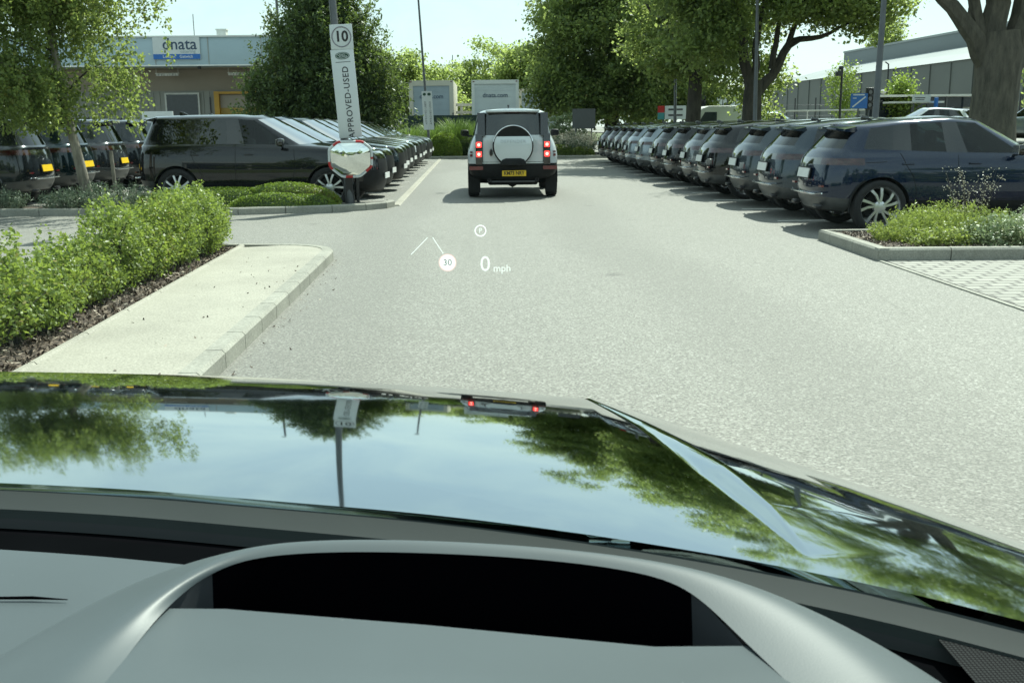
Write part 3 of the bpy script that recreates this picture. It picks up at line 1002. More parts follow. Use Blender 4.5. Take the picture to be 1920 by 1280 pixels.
# wood chips lying on the beds
def chip_layer(name, boxes, n):
    vs = []
    for (x0, x1, y0, y1, z), m in zip(boxes, n):
        P = np.stack([rng.uniform(x0, x1, m), rng.uniform(y0, y1, m), z + rng.uniform(.0, .02, m)], 1)
        if x0 < -2: P[:, 0] += -(P[:, 1] - 6.2) * .037
        vs.append(leaves(P, .045, rng, up=.8, aspect=.42))
    return setp(quads_mesh(name, np.concatenate(vs), M_CHIP), label='loose bark chips spread over the planting beds', cat='bark chips', kind='stuff')
chip_layer('bark_chips', [(-3.55, -2.86, 4.5, 12.6, .10), (4.55, 7.5, 11.5, 13.4, .12)], [5200, 3200])

sheet('lawn', [(-17, -14), (-4.7, -14), (-4.75, 3), (-4.95, 11.0), (-17, 11.4)], .03, M_GRASS)

# leaf litter and grit along the kerb and on the pavement
def litter(name, n, seed):
    r = np.random.default_rng(seed)
    m = n // 2
    A = np.stack([r.uniform(-2.75, -1.95, m), r.uniform(5.5, 12.0, m), np.full(m, .124)], 1)
    k = n - m
    yy = r.uniform(5.5, 12.0, k)
    B = np.stack([-1.72 - (yy - 6.5) * .03 + .03 + np.abs(r.normal(size=k)) * .10, yy, np.full(k, .006)], 1)
    V = leaves(np.concatenate([A, B]), .026, r, up=1.4, aspect=.5, jitter=.7)
    V[:, :, 2] = np.maximum(V[:, :, 2], .004)
    return setp(quads_mesh(name, V, M_CHIP), label='dead leaves and grit on the pavement and along its kerb', cat='leaf litter', kind='stuff')
litter('leaf_litter', 110, 9)
# ------------------------------------------------------------------ trees and plants
def bark(name, a, b, scale=7.0):
    t = NT(name)
    v = t.coord(scale=(1, 1, .25))
    n = t.noise(v, scale, 7, .7); m = t.noise(v, scale * 6, 4)
    col = t.ramp(n, [(.35, a), (.65, b)])
    return t.done(t.principled(col, .9, normal=t.bump(m, .7, .03)))
M_BARK = bark('plane_bark', (.055, .050, .040), (.13, .115, .09))
M_BARKD = bark('dark_bark', (.035, .030, .024), (.08, .07, .055))
M_BIRCH = bark('birch_bark', (.10, .088, .07), (.33, .30, .25), 5.0)
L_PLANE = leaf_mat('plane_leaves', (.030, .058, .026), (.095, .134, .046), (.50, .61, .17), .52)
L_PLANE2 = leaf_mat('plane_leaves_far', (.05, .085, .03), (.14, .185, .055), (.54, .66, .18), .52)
L_BIRCH = leaf_mat('birch_leaves', (.034, .062, .022), (.115, .160, .046), (.42, .52, .12), .46)
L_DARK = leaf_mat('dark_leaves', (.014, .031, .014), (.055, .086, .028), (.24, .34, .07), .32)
L_BOX = leaf_mat('hedge_leaves', (.028, .062, .018), (.16, .215, .055), (.40, .52, .09), .38)
L_CLIP = leaf_mat('clipped_leaves', (.05, .09, .016), (.17, .25, .035), (.36, .50, .06), .34)
L_LAV = leaf_mat('lavender_leaves', (.055, .085, .055), (.15, .19, .13), (.16, .22, .12), .2)
L_PALE = leaf_mat('pale_leaves', (.07, .11, .05), (.26, .32, .17), (.30, .38, .18), .28)
L_ROSE = leaf_mat('rosemary_leaves', (.06, .095, .022), (.24, .29, .075), (.46, .56, .12), .36)
L_GRASS = leaf_mat('grass_blades', (.04, .085, .018), (.17, .25, .06), (.25, .38, .07), .34)
L_FLOWER = leaf_mat('pale_flowers', (.20, .18, .13), (.46, .43, .34), (.4, .38, .3), .2)
L_WILLOW = leaf_mat('willow_leaves', (.07, .12, .02), (.20, .28, .05), (.36, .48, .08), .38)

def limb_path(a, b, sag, n=6, seed=0):
    rr = random.Random(seed)
    a, b = Vector(a), Vector(b)
    out = []
    for i in range(n + 1):
        t = i / n
        p = a.lerp(b, t)
        p.z += sag * math.sin(PI * t)
        if 0 < i < n:
            p += Vector((rr.uniform(-1, 1), rr.uniform(-1, 1), rr.uniform(-1, 1))) * (b - a).length * .025
        out.append(p)
    return out

def tree(name, base, label, group, trunk_pts, trunk_r, limbs, blobs, lmat, bmat, size, seed, per=22, aspect=.7, sig=None, up=.5, cat='tree', twigs=0, lumps=None, dens=1.0, core=None):
    """trunk_pts / limbs / blobs in world coordinates"""
    r = np.random.default_rng(seed)
    t = empty(name, base, label, cat, group)
    off = Matrix.Translation(-Vector(base))
    if trunk_pts:
        m = MB(); m.tube(trunk_pts, trunk_r, 12); o = m.build('trunk', bmat, t); o.data.transform(off)
    for i, (a, b, sag, r0, r1) in enumerate(limbs):
        pts = limb_path(a, b, sag, 6, seed * 31 + i)
        m = MB(); m.tube(pts, [r0 + (r1 - r0) * q / 6 for q in range(7)], 8)
        o = m.build('limb', bmat, t); o.data.transform(off)
    P = []
    for c, rad, n in blobs:
        if lumps:      # boughs: big leaf masses first, then the leaves on each
            nb_ = max(6, int(n / 7))
            P.append(blob_points(r, c, rad, nb_, int(per * 7 * dens), lumps, .45, .62))
        else: P.append(blob_points(r, c, rad, n, per, sig or size * 1.5))
    P = np.concatenate(P)
    P = P[P[:, 2] > base[2] + .5]
    V = leaves(P, size, r, up=up, aspect=aspect)
    if twigs:
        tv = []
        for c, rad, n in blobs:
            for q in range(int(twigs)):
                d = r.normal(size=3); d[2] = abs(d[2]) + .1; d /= np.linalg.norm(d)
                s = np.array(c) + d * np.array(rad) * .92
                dd = d * .5 + np.array([0, 0, .7]); dd /= np.linalg.norm(dd)
                ln = r.uniform(.4, 1.1)
                k = 26
                tt = r.uniform(0, 1, size=(k, 1))
                tv.append(s + dd * ln * tt + r.normal(size=(k, 3)) * .11 * (1.1 - tt))
        V = np.concatenate([V, leaves(np.concatenate(tv), size, r, up=.4, aspect=aspect)])
    V = V - np.array(base)
    quads_mesh('crown', V, lmat, t)
    if core:
        m = MB()
        for c, rad in core:
            m.lathe([(max(.01, rad[0] * math.sin(PI * q / 12)), rad[2] * -math.cos(PI * q / 12)) for q in range(13)], 18, 'Z', c)
        o = m.build('inner_core', lmat, t); o.data.transform(off)  # solid core added inside the crown to block the sky
    return t

# --- plane trees on the right
tree('plane_tree', (10.2, 40, .0), 'plane tree with forked dark trunk and bright leafy crown, beside the middle lamp post', 'trees along the verge',
     [(10.15, 40, -.1), (10.15, 40, .6), (10.2, 40, 1.8), (10.2, 40, 2.6), (10.25, 40, 3.2)], [.50, .42, .38, .36, .34],
     [((10.15, 40, 2.8), (9.5, 40, 5.6), .1, .24, .14), ((10.3, 40, 2.7), (11.6, 40, 4.6), -.25, .22, .15), ((11.6, 40, 4.6), (13.8, 39.6, 5.3), -.15, .13, .04),
      ((10.9, 40, 3.6), (11.2, 40, 6.2), .1, .13, .07), ((10.2, 40, 3.1), (10.5, 40, 6.5), 0, .16, .08), ((9.5, 40, 5.6), (8.2, 40, 8.0), .1, .13, .05), ((11.5, 40, 4.5), (12.6, 40, 7.2), .1, .12, .05),
      ((11.2, 40, 4.2), (12.6, 39.5, 4.8), .1, .06, .02)],
     [((11.0, 40.8, 9.6), (4.3, 4.0, 4.0), 620), ((12.7, 39.8, 7.0), (2.2, 2.4, 1.9), 240), ((7.9, 40, 7.2), (2.6, 2.6, 2.4), 260), ((13.9, 39, 5.55), (1.5, 1.5, .6), 80), ((11.8, 39, 5.9), (1.6, 1.6, .7), 80), ((8.2, 39.4, 5.0), (1.7, 1.6, 1.3), 130), ((13.9, 39.8, 8.0), (1.6, 2.0, 1.8), 120), ((12.6, 39.0, 6.6), (2.4, 1.8, 1.0), 140), ((14.2, 45.5, 14.0), (4.6, 4.2, 4.6), 460), ((12.5, 43, 11.5), (3.2, 3.0, 2.6), 200)],
     L_PLANE, M_BARKD, .165, 11, 22, lumps=.40, dens=2.0)
tree('plane_tree', (9.5, 48, .0), 'plane tree with straight dark trunk rising behind the blank notice board', 'trees along the verge',
     [(9.45, 48, -.1), (9.5, 48, 1.5), (9.6, 48, 4), (9.5, 48, 7)], [.46, .36, .30, .16],
     [((9.5, 48, 3.4), (11.6, 48, 6.5), .2, .16, .05), ((9.5, 48, 3.8), (7.2, 48, 7), .2, .16, .05)],
     [((11.0, 48.6, 9.2), (3.8, 3.6, 4.4), 520), ((10.8, 47.5, 5.0), (2.2, 2.0, 1.5), 170), ((8.0, 48.2, 5.4), (1.8, 1.8, 1.6), 150), ((12.5, 49, 3.6), (1.0, 1.2, 1.3), 80)],
     L_PLANE, M_BARKD, .18, 12, 22, lumps=.43, dens=1.9)
tree('broad_tree', (7.4, 62, .0), 'huge dense tree with foliage reaching almost to the ground, beside the smallest lorry', 'trees along the verge',
     [(7.4, 62, -.1), (7.4, 62, 3), (7.4, 62, 8)], [.5, .4, .2], [],
     [((7.3, 62, 6.8), (4.4, 4.2, 4.8), 800), ((4.7, 60.6, 4.2), (2.1, 2.4, 2.4), 280), ((9.9, 60, 3.9), (2.7, 2.4, 2.4), 280), ((7.0, 59.6, 2.9), (3.5, 2.2, 1.5), 260), ((5.6, 62.5, 9.6), (3.2, 3, 2.6), 300), ((10.6, 61, 8.4), (3.0, 3, 2.8), 260), ((6.2, 60, 6.6), (3.4, 2.6, 2.6), 260), ((9.6, 62.5, 14.2), (4.8, 4.2, 4.6), 460), ((13.5, 63, 12.0), (3.8, 3.8, 4.0), 300), ((12.2, 61, 3.1), (1.6, 1.6, 1.5), 120)],
     L_PLANE, M_BARKD, .21, 13, 22, lumps=.48, dens=1.9)
nb = (13.8, 28.0, .3)
tree('plane_tree', nb, 'massive near tree with a thick ridged trunk splitting into heavy limbs at the right', 'trees along the verge',
     [(13.75, 28, .2), (13.72, 28, .8), (13.74, 28, 1.6), (13.78, 28, 2.6), (13.8, 28, 3.3), (13.75, 28, 3.9)], [.86, .68, .60, .58, .62, .52],
     [((13.5, 28, 3.0), (12.15, 28, 4.75), .15, .30, .19), ((12.15, 28, 4.75), (10.9, 27.8, 5.45), .1, .19, .10), ((13.45, 28, 3.4), (12.85, 28, 5.0), -.1, .22, .14), ((12.85, 28, 5.0), (12.3, 28, 6.8), .1, .14, .08),
      ((13.6, 28, 3.4), (13.55, 28, 7.0), 0, .38, .22), ((14.1, 28, 3.0), (14.75, 28, 6.6), .1, .40, .22), ((14.75, 28, 6.6), (16.5, 28, 9), .2, .2, .08), ((12.9, 28, 4.2), (13.1, 28, 5.6), .1, .07, .03)],
     [((13.5, 28.5, 9.3), (4.4, 3.8, 3.2), 520), ((15.6, 28, 6.7), (2.3, 2.0, 1.3), 150), ((11.6, 28, 6.6), (1.8, 1.6, 1.0), 90), ((13.6, 27.6, 5.85), (1.4, .9, .45), 45), ((16.5, 29, 11), (4.0, 4.0, 3.6), 300), ((14.9, 30, 13.0), (3.8, 3.6, 3.4), 280), ((18.5, 29, 8.6), (3.4, 3.4, 3.6), 240)],
     L_PLANE, M_BARK, .14, 14, 20, lumps=.36, dens=1.7)
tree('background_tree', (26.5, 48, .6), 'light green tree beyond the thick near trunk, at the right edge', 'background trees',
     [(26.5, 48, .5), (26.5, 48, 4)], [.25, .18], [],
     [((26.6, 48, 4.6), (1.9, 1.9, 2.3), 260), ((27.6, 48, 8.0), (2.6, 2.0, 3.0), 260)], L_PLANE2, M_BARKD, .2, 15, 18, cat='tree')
# --- centre and left background
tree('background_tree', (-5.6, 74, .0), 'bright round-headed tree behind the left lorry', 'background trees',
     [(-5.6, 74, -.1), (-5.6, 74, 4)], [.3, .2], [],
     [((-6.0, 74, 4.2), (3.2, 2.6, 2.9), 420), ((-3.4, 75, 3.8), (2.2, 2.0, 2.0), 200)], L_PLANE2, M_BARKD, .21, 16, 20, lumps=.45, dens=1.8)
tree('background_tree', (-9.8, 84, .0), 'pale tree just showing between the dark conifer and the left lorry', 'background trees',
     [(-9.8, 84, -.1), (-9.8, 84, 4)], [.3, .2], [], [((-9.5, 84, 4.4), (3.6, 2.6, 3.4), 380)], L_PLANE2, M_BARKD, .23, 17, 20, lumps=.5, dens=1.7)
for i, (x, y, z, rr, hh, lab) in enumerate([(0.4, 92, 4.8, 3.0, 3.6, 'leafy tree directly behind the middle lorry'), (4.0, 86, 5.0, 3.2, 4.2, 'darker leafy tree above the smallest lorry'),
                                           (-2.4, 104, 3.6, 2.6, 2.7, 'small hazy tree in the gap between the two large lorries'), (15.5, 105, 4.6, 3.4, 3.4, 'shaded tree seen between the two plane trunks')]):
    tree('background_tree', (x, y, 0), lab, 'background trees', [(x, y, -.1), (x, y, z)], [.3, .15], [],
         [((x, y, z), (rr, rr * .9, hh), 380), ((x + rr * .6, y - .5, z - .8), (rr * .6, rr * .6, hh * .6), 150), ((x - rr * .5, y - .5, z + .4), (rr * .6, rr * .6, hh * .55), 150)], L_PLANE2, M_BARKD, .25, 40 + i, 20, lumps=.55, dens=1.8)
tree('dark_conifer', (-7.0, 45, .0), 'big dark bushy conifer with feathery outline behind the tall sign post', 'background trees',
     [(-7.0, 45, -.1), (-7.0, 45, 4.5)], [.3, .14], [],
     [((-7.1, 45, 2.9), (2.9, 2.5, 2.6), 1500), ((-6.9, 45, 4.9), (2.3, 2.1, 2.3), 1050), ((-6.8, 45, 6.7), (1.3, 1.1, 1.4), 260), ((-9.0, 44.6, 2.3), (1.4, 1.3, 1.6), 240), ((-5.2, 44.6, 2.6), (1.5, 1.3, 2.0), 280)],
     L_DARK, M_BARKD, .17, 18, 30, aspect=.42, sig=.17, twigs=60, core=[((-7.1, 45.6, 2.6), (1.7, 1.2, 1.7)), ((-6.9, 45.6, 4.6), (1.2, 1, 1.5))])
for i, (x, y, h, lab) in enumerate([(70.6, 188, 19.5, 'tall narrow poplar above the warehouse, left of the pair'), (73.6, 190, 21.5, 'tall narrow poplar above the warehouse, right of the pair')]):
    tree('poplar_tree', (x, y, 0), lab, 'poplars', [(x, y, -.1), (x, y, h * .8)], [.4, .1], [],
         [((x, y, h * .55), (2.1, 2.0, h * .45), 500)], L_PLANE2, M_BARKD, .42, 50 + i, 16)
for i, (x, y, z0, h, w, lab) in enumerate([(25.6, 75, .6, 5.0, 1.0, 'slim yellow-green young tree behind the blue road sign'), (24.0, 60, .6, 3.5, .65, 'small round young tree in front of the bus shelter')]):
    tree('young_tree', (x, y, z0), lab, 'young street trees', [(x, y, z0 - .1), (x, y, z0 + h * .75)], [.07, .03], [],
         [((x, y, z0 + h * .68), (w, w, h * .34), 120), ((x + w * .5, y, z0 + h * .5), (w * .6, w * .6, h * .26), 50)], L_WILLOW, M_BARKD, .17, 60 + i, 16)

# --- birch with hanging sprays on the left island
def birch():
    r = np.random.default_rng(23)
    base = Vector((-7.62, 19.62, .1))
    t = empty('birch_tree', base, 'birch tree with pale leaning trunk and drooping leafy sprays on the left island', 'tree', None)
    off = Matrix.Translation(-base)
    tp = [(-7.60, 19.62, .02), (-7.68, 19.62, .55), (-7.78, 19.62, 1.2), (-7.92, 19.62, 2.0), (-8.0, 19.6, 3.0), (-8.1, 19.6, 4.4), (-8.15, 19.6, 5.6)]
    m = MB(); m.tube(tp, [.125, .105, .088, .075, .062, .045, .02], 12); o = m.build('trunk', M_BIRCH, t); o.data.transform(off)
    tips = []
    for i in range(30):
        z0 = r.uniform(1.9, 5.4)
        k = np.interp(z0, [p[2] for p in tp], [p[0] for p in tp])
        a = r.uniform(0, 2 * PI); ln = r.uniform(.7, 1.8) * 1.1
        end = Vector((k + math.cos(a) * ln, 19.6 + math.sin(a) * ln, z0 + r.uniform(.1, .9)))
        pts = limb_path((k, 19.6, z0), end, .18, 5, 300 + i)
        m = MB(); m.tube(pts, [.022, .018, .014, .010, .007, .004], 5); o = m.build('limb', M_BARKD, t); o.data.transform(off)
        tips += [np.array(p) for p in pts[2:]]
    P = []
    tips = np.array(tips)
    for i in range(1250):
        s = tips[r.integers(len(tips))] + r.normal(size=3) * np.array([.34, .34, .28])
        ln = r.uniform(.35, 1.25)
        if s[2] - ln < 1.45 + .35 * r.uniform(): ln = max(.15, s[2] - 1.45 - .35 * r.uniform())
        n = int(60 * ln + 8)
        tt = r.uniform(0, 1, size=n)
        drift = r.normal(size=2) * .10
        p = np.stack([s[0] + drift[0] * tt, s[1] + drift[1] * tt, s[2] - ln * tt], 1) + r.normal(size=(n, 3)) * .055
        P.append(p)
    P = np.concatenate(P)
    V = leaves(P, .066, r, up=.1, aspect=.72, droop=.9) - np.array(base)
    quads_mesh('crown', V, L_BIRCH, t)
    return t
birch()

# --- loose shrub hedge beside the pavement: bumpy, leaf by leaf
def hedge_bed():
    r = np.random.default_rng(31)
    base = Vector((-3.55, 9.0, .09))
    t = empty('hedge', base, 'loose leafy green shrub hedge along the pale pavement at the left', 'hedge', None)
    P = []; mb = MB()
    nb = 44
    for i in range(nb):
        f = i / (nb - 1)
        y = 4.4 + 8.30 * f + r.uniform(-.12, .12)
        dip = .72 if 6.9 < y < 8.9 else 1.0
        h = (.64 + r.uniform(-.14, .16)) * (dip if r.uniform() < .8 else 1.05)
        w = r.uniform(.19, .30)
        x = -3.36 - (y - 6.2) * .012 + r.uniform(-.10, .10)
        n = int(150)
        d = r.normal(size=(n, 3)); d /= np.linalg.norm(d, axis=1, keepdims=True)
        rad = r.uniform(.72, 1.05, size=(n, 1))
        C = np.array([x, y, .10 + h * .52]) + d * rad * np.array([w, .36, h * .54])
        C = C[C[:, 2] > .16]
        Pc = np.repeat(C, 11, axis=0) + r.normal(size=(len(C) * 11, 3)) * .028
        P.append(Pc)
        for q in range(4):
            mb.tube([(x + r.uniform(-.05, .05), y + r.uniform(-.05, .05), .06), (x + r.uniform(-.15, .15), y + r.uniform(-.15, .15), h * .5), (x + r.uniform(-.28, .28), y + r.uniform(-.28, .28), h * .9)], [.010, .007, .003], 4)
    # stray upright shoots
    for i in range(60):
        y = r.uniform(4.6, 12.6); x = -3.38 - (y - 6.2) * .012 + r.uniform(-.2, .2)
        z0 = .62 if 6.9 < y < 8.9 else .70
        tt = r.uniform(0, 1, size=(26, 1))
        P.append(np.array([x, y, z0]) + tt * np.array([r.uniform(-.07, .07), r.uniform(-.07, .07), r.uniform(.08, .26)]) + r.normal(size=(26, 3)) * .016)
    V = leaves(np.concatenate(P), .036, r, up=.45, aspect=.62) - np.array(base)
    quads_mesh('foliage', V, L_BOX, t)
    o = mb.build('stems', M_BARKD, t); o.data.transform(Matrix.Translation(-base))
hedge_bed()

def clipped(base, label, blobs, seed, size=.03, mat=L_CLIP, group='clipped evergreen mounds', dens=1.0):
    r = np.random.default_rng(seed)
    t = empty('clipped_shrub', base, label, 'shrub', group)
    core = MB(); P = []
    for c, rad in blobs:
        prof = []
        n, m = 14, 20
        vs, fs = [], []
        for i in range(n + 1):
            th = PI * i / n
            for k in range(m):
                ph = 2 * PI * k / m
                vs.append((c[0] + rad[0] * .93 * math.sin(th) * math.cos(ph), c[1] + rad[1] * .93 * math.sin(th) * math.sin(ph), max(c[2] + rad[2] * .93 * math.cos(th), base[2] - .01)))
        for i in range(n):
            for k in range(m):
                fs.append((i * m + k, i * m + (k + 1) % m, (i + 1) * m + (k + 1) % m, (i + 1) * m + k))
        core.add(vs, fs, 0, True)
        area = rad[0] * rad[1] + rad[0] * rad[2] + rad[1] * rad[2]
        nn = int(min(26000, 4200 * area / .25 * dens))
        d = r.normal(size=(nn, 3)); d /= np.linalg.norm(d, axis=1, keepdims=True)
        p = np.array(c) + d * np.array(rad) * r.uniform(.93, 1.03, size=(nn, 1))
        P.append(p[p[:, 2] > base[2]])
    o = core.build('inner_core', L_DARK, t); o.data.transform(Matrix.Translation(-Vector(base)))  # solid dark core under the leaf layer
    quads_mesh('foliage', leaves(np.concatenate(P), size, r, up=.4, aspect=.6) - np.array(base), mat, t)
    return t
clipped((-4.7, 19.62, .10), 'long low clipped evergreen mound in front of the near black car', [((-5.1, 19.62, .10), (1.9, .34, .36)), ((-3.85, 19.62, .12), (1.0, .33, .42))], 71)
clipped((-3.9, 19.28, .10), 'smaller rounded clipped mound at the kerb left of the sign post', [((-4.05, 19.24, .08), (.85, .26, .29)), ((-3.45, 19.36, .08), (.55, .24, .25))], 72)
clipped((-2.15, 51.9, .10), 'smooth dome-shaped clipped bush by the far end of the left row', [((-2.2, 51.9, .35), (.85, .75, .95))], 73, .06)
clipped((-.9, 53.2, .10), 'dark rounded shrub behind the far kerb left of the driving car', [((-.9, 53.2, .3), (.8, .7, .7))], 74, .07, L_DARK)

def spiky(name, base, label, group, n, h, w, mat, seed, leaf=.04, k=22, cat='shrub', tips=None, lean=.35):
    """bush of upright stems set with narrow leaves"""
    r = np.random.default_rng(seed)
    t = empty(name, base, label, cat, group)
    P = []; T = []
    for i in range(n):
        a = r.uniform(0, 2 * PI); rr = math.sqrt(r.uniform()) * w
        s = np.array([math.cos(a) * rr, math.sin(a) * rr * .8, 0])
        hh = h * r.uniform(.55, 1.0) * (1 - .35 * (rr / w) ** 2)
        d = np.array([s[0] / w * lean * h, s[1] / w * lean * h, hh]) + np.append(r.normal(size=2) * .06 * h, 0)
        tt = r.uniform(0, 1, size=(k, 1))
        P.append(s + d * tt + r.normal(size=(k, 3)) * leaf * .35)
        if tips: T.append(s + d * (1 + .18 * r.uniform(0, 1, size=(7, 1))) + r.normal(size=(7, 3)) * leaf * .3)
    quads_mesh('foliage', leaves(np.concatenate(P), leaf, r, up=-.2, aspect=.3, droop=-.7), mat, t)
    if tips: quads_mesh('flower_heads', leaves(np.concatenate(T), leaf * .7, r, aspect=.7), tips, t)
    return t
spiky('lavender_bush', (-7.25, 19.55, .1), 'wide grey-green lavender bush at the foot of the birch', 'lavender on the left island', 330, .55, .72, L_LAV, 81, .055)
spiky('lavender_bush', (-8.05, 19.45, .1), 'smaller dusky lavender clump left of the birch trunk', 'lavender on the left island', 130, .42, .38, L_LAV, 82, .055)
spiky('lavender_bush', (-9.25, 19.55, .1), 'dark lavender clump at the left edge of the island', 'lavender on the left island', 120, .45, .38, L_LAV, 83, .055)
# right planter
spiky('rosemary_bush', (5.75, 12.55, .11), 'yellow-green feathery bush in the middle of the right planter', 'planter shrubs', 620, .50, .62, L_ROSE, 91, .042, 30)
spiky('rosemary_bush', (5.15, 12.35, .11), 'low yellow-green bush at the left end of the right planter', 'planter shrubs', 300, .30, .40, L_ROSE, 92, .040, 24)
def whiteleaf(base, w, h, seed, label, mat=L_PALE, n=5200, leaf=.034):
    r = np.random.default_rng(seed)
    t = empty('pale_shrub', base, label, 'shrub', 'planter shrubs')
    d = r.normal(size=(n // 10, 3)); d[:, 2] = abs(d[:, 2]); d /= np.linalg.norm(d, axis=1, keepdims=True)
    C = d * r.uniform(.55, 1.05, size=(len(d), 1)) * np.array(w + (h,))
    P = np.repeat(C, 10, axis=0) + r.normal(size=(len(C) * 10, 3)) * .035
    P[:, 2] = np.abs(P[:, 2])
    quads_mesh('foliage', leaves(P, leaf, r, up=.7, aspect=.7), mat, t)
whiteleaf((6.1, 11.85, .11), (.62, .36), .34, 93, 'white-variegated low shrub at the front of the right planter')
whiteleaf((6.9, 12.2, .11), (.7, .55), .46, 94, 'white-variegated shrub at the right edge of the planter')
whiteleaf((5.35, 11.85, .11), (.42, .26), .22, 95, 'small creeping green plant at the planter front', L_ROSE, 2200)
def stalks(base, label, n, h, seed):
    r = np.random.default_rng(seed)
    t = empty('flowering_stalks', base, label, 'plant', 'planter shrubs')
    mb = MB(); P = []
    for i in range(n):
        e = Vector((r.uniform(-.28, .28), r.uniform(-.2, .2), h * r.uniform(.7, 1)))
        pts = limb_path((r.uniform(-.05, .05), r.uniform(-.05, .05), 0), e, .03, 5, seed + i)
        mb.tube(pts, [.006, .005, .004, .003, .003, .002], 4)
        for q in pts[2:]: P.append(np.array(q) + r.normal(size=(9, 3)) * .035)
    mb.build('stems', M_BARKD, t)
    setp(quads_mesh('flower_heads', leaves(np.concatenate(P), .022, r, aspect=.8), L_FLOWER, t), kind='stuff')
stalks((6.0, 12.6, .11), 'dark wiry stalks with tiny cream flowers rising from the right planter', 16, .86, 96)
# far bed
def grass_clump(base, label, n, h, w, seed, mat=L_GRASS, wid=.035):
    r = np.random.default_rng(seed)
    t = empty('ornamental_grass', base, label, 'grass clump', 'ornamental grasses in the far bed')
    V = []
    for i in range(n):
        a = r.uniform(0, 2 * PI); rr = w * .35 * math.sqrt(r.uniform())
        s = np.array([math.cos(a) * rr, math.sin(a) * rr, 0])
        out = r.uniform(.25, 1.1) * w; a2 = a + r.normal() * .5
        hh = h * r.uniform(.6, 1.05)
        side = np.array([-math.sin(a2), math.cos(a2), 0]) * wid * .5
        prev = s
        for q in range(1, 5):
            f = q / 4
            p = s + np.array([math.cos(a2) * out * f ** 1.8, math.sin(a2) * out * f ** 1.8, hh * (f * 1.25 - .28 * f ** 3.5)])
            w0 = (1 - (q - 1) / 4 * .8); w1 = (1 - q / 4 * .85)
            V.append([prev - side * w0, prev + side * w0, p + side * w1, p - side * w1])
            prev = p
    return quads_mesh('blades', np.array(V), mat, t)
for i, (x, y, h, w, lab) in enumerate([(-4.0, 53.0, 1.55, 1.0, 'feathery grass clump left of the far sign post'), (-2.9, 54.2, 1.7, 1.0, 'grass clump right behind the far sign post'), (-1.7, 53.8, 1.95, 1.1, 'tallest grass clump behind the clipped dome bush'),
                                       (-.6, 54.6, 1.8, 1.0, 'grass clump showing left of the driving car roof'), (.8, 54.5, 1.7, 1.0, 'grass clump hidden behind the driving car'), (-5.2, 53.6, 1.4, .9, 'low grass clump behind the last car of the left row')]):
    grass_clump((x, y, .1), lab, 620, h, w, 110 + i)
spiky('lavender_bush', (3.3, 51.4, .1), 'pale lavender with grey-white flower spikes right of the driving car', 'lavender in the far bed', 260, 1.15, .75, L_LAV, 121, .09, 22, tips=L_FLOWER, lean=.5)
spiky('lavender_bush', (4.5, 51.0, .1), 'brownish flower-spiked lavender under the grey panel', 'lavender in the far bed', 240, 1.25, .6, L_LAV, 122, .09, 20, tips=L_FLOWER, lean=.3)
clipped((4.2, 51.2, .10), 'low green cushion shrub on the far kerb under the grey panel', [((3.6, 50.9, .2), (.8, .5, .45)), ((4.6, 50.7, .2), (.6, .4, .35))], 123, .06, L_BOX)
whiteleaf((3.9, 53.6, .1), (1.5, .9), 2.0, 124, 'pale-leaved tall shrub behind the grey panel', L_PALE, 9000, .10)

# trees added out of view on the near side, to darken reflections in paintwork
for i, (x, y, lab) in enumerate([(-15, -24, 'round tree added behind us for reflections, seen in the traffic mirror, left'), (-3, -27, 'round tree added behind us to darken reflections in the near black car'), (9, -25, 'round tree added behind us to darken reflections in the navy car'), (22, -22, 'round tree added behind us for reflections, to the right')]):
    tree('background_tree', (x, y, 0), lab, 'trees added behind us for reflections', [(x, y, -.1), (x, y, 4)], [.3, .2], [],
         [((x, y, 4.6), (4.6, 4.0, 4.2), 160)], L_PLANE, M_BARKD, .5, 140 + i, 16, lumps=.7)
# ------------------------------------------------------------------ buildings, lorries, signs, lamps
M_POLE = simple('grey_pole', (.10, .105, .11), .45, .4, vary=.15, scale=3)
M_BLACKM = simple('black_metal', (.020, .021, .023), .5, vary=.25)
M_WSIGN = simple('white_sign', (.56, .60, .61), .4, vary=.05, scale=1.5)
M_GSIGN = simple('sign_grey_ink', (.055, .06, .065), .5)
M_GREEN = simple('badge_green', (.012, .055, .035), .35)
M_BLUE = simple('sign_blue', (.010, .12, .42), .4, vary=.08)
M_RED = simple('sign_red', (.42, .02, .02), .4, vary=.1)
M_TEAL = simple('sign_teal', (.05, .25, .26), .5)
M_FASCIA = simple('fascia_panel', (.36, .47, .53), .5, vary=.07, scale=.35)
M_WALLG = simple('grey_cladding', (.30, .30, .27), .6, vary=.1, scale=.6)
M_BEIGE = simple('beige_soffit', (.36, .31, .25), .7, vary=.12, scale=.5)
M_ORANGE = simple('orange_door', (.55, .30, .03), .5, vary=.15, scale=1.2)
M_WIN = simple('dark_window', (.02, .03, .045), .08, vary=.2)
M_LAMPW = simple('strip_diffuser', (.75, .76, .74), .5)
M_CREAM = simple('cream_box', (.50, .48, .40), .5, vary=.1, scale=.6)
M_WBOX = simple('white_box', (.66, .68, .67), .45, vary=.08, scale=.6)
M_SHUT = simple('shutter_blue_grey', (.30, .36, .40), .45, vary=.1, scale=.8)
M_SHUTW = simple('shutter_white', (.56, .61, .63), .45, vary=.08, scale=.8)
M_FENCE = simple('green_screen', (.010, .030, .026), .7, vary=.2)
M_WH = simple('warehouse_wall', (.105, .115, .105), .6, vary=.1, scale=.15)
M_WHR = simple('warehouse_roof', (.26, .29, .29), .55, vary=.08, scale=.12)
M_WHU = simple('warehouse_upper', (.16, .19, .20), .6, vary=.06, scale=.1)
M_MIRR = simple('mirror_surface', (.85, .88, .86), .02, 1.0, vary=.01)
M_PANELG = simple('grey_panel', (.085, .092, .10), .6, vary=.08)
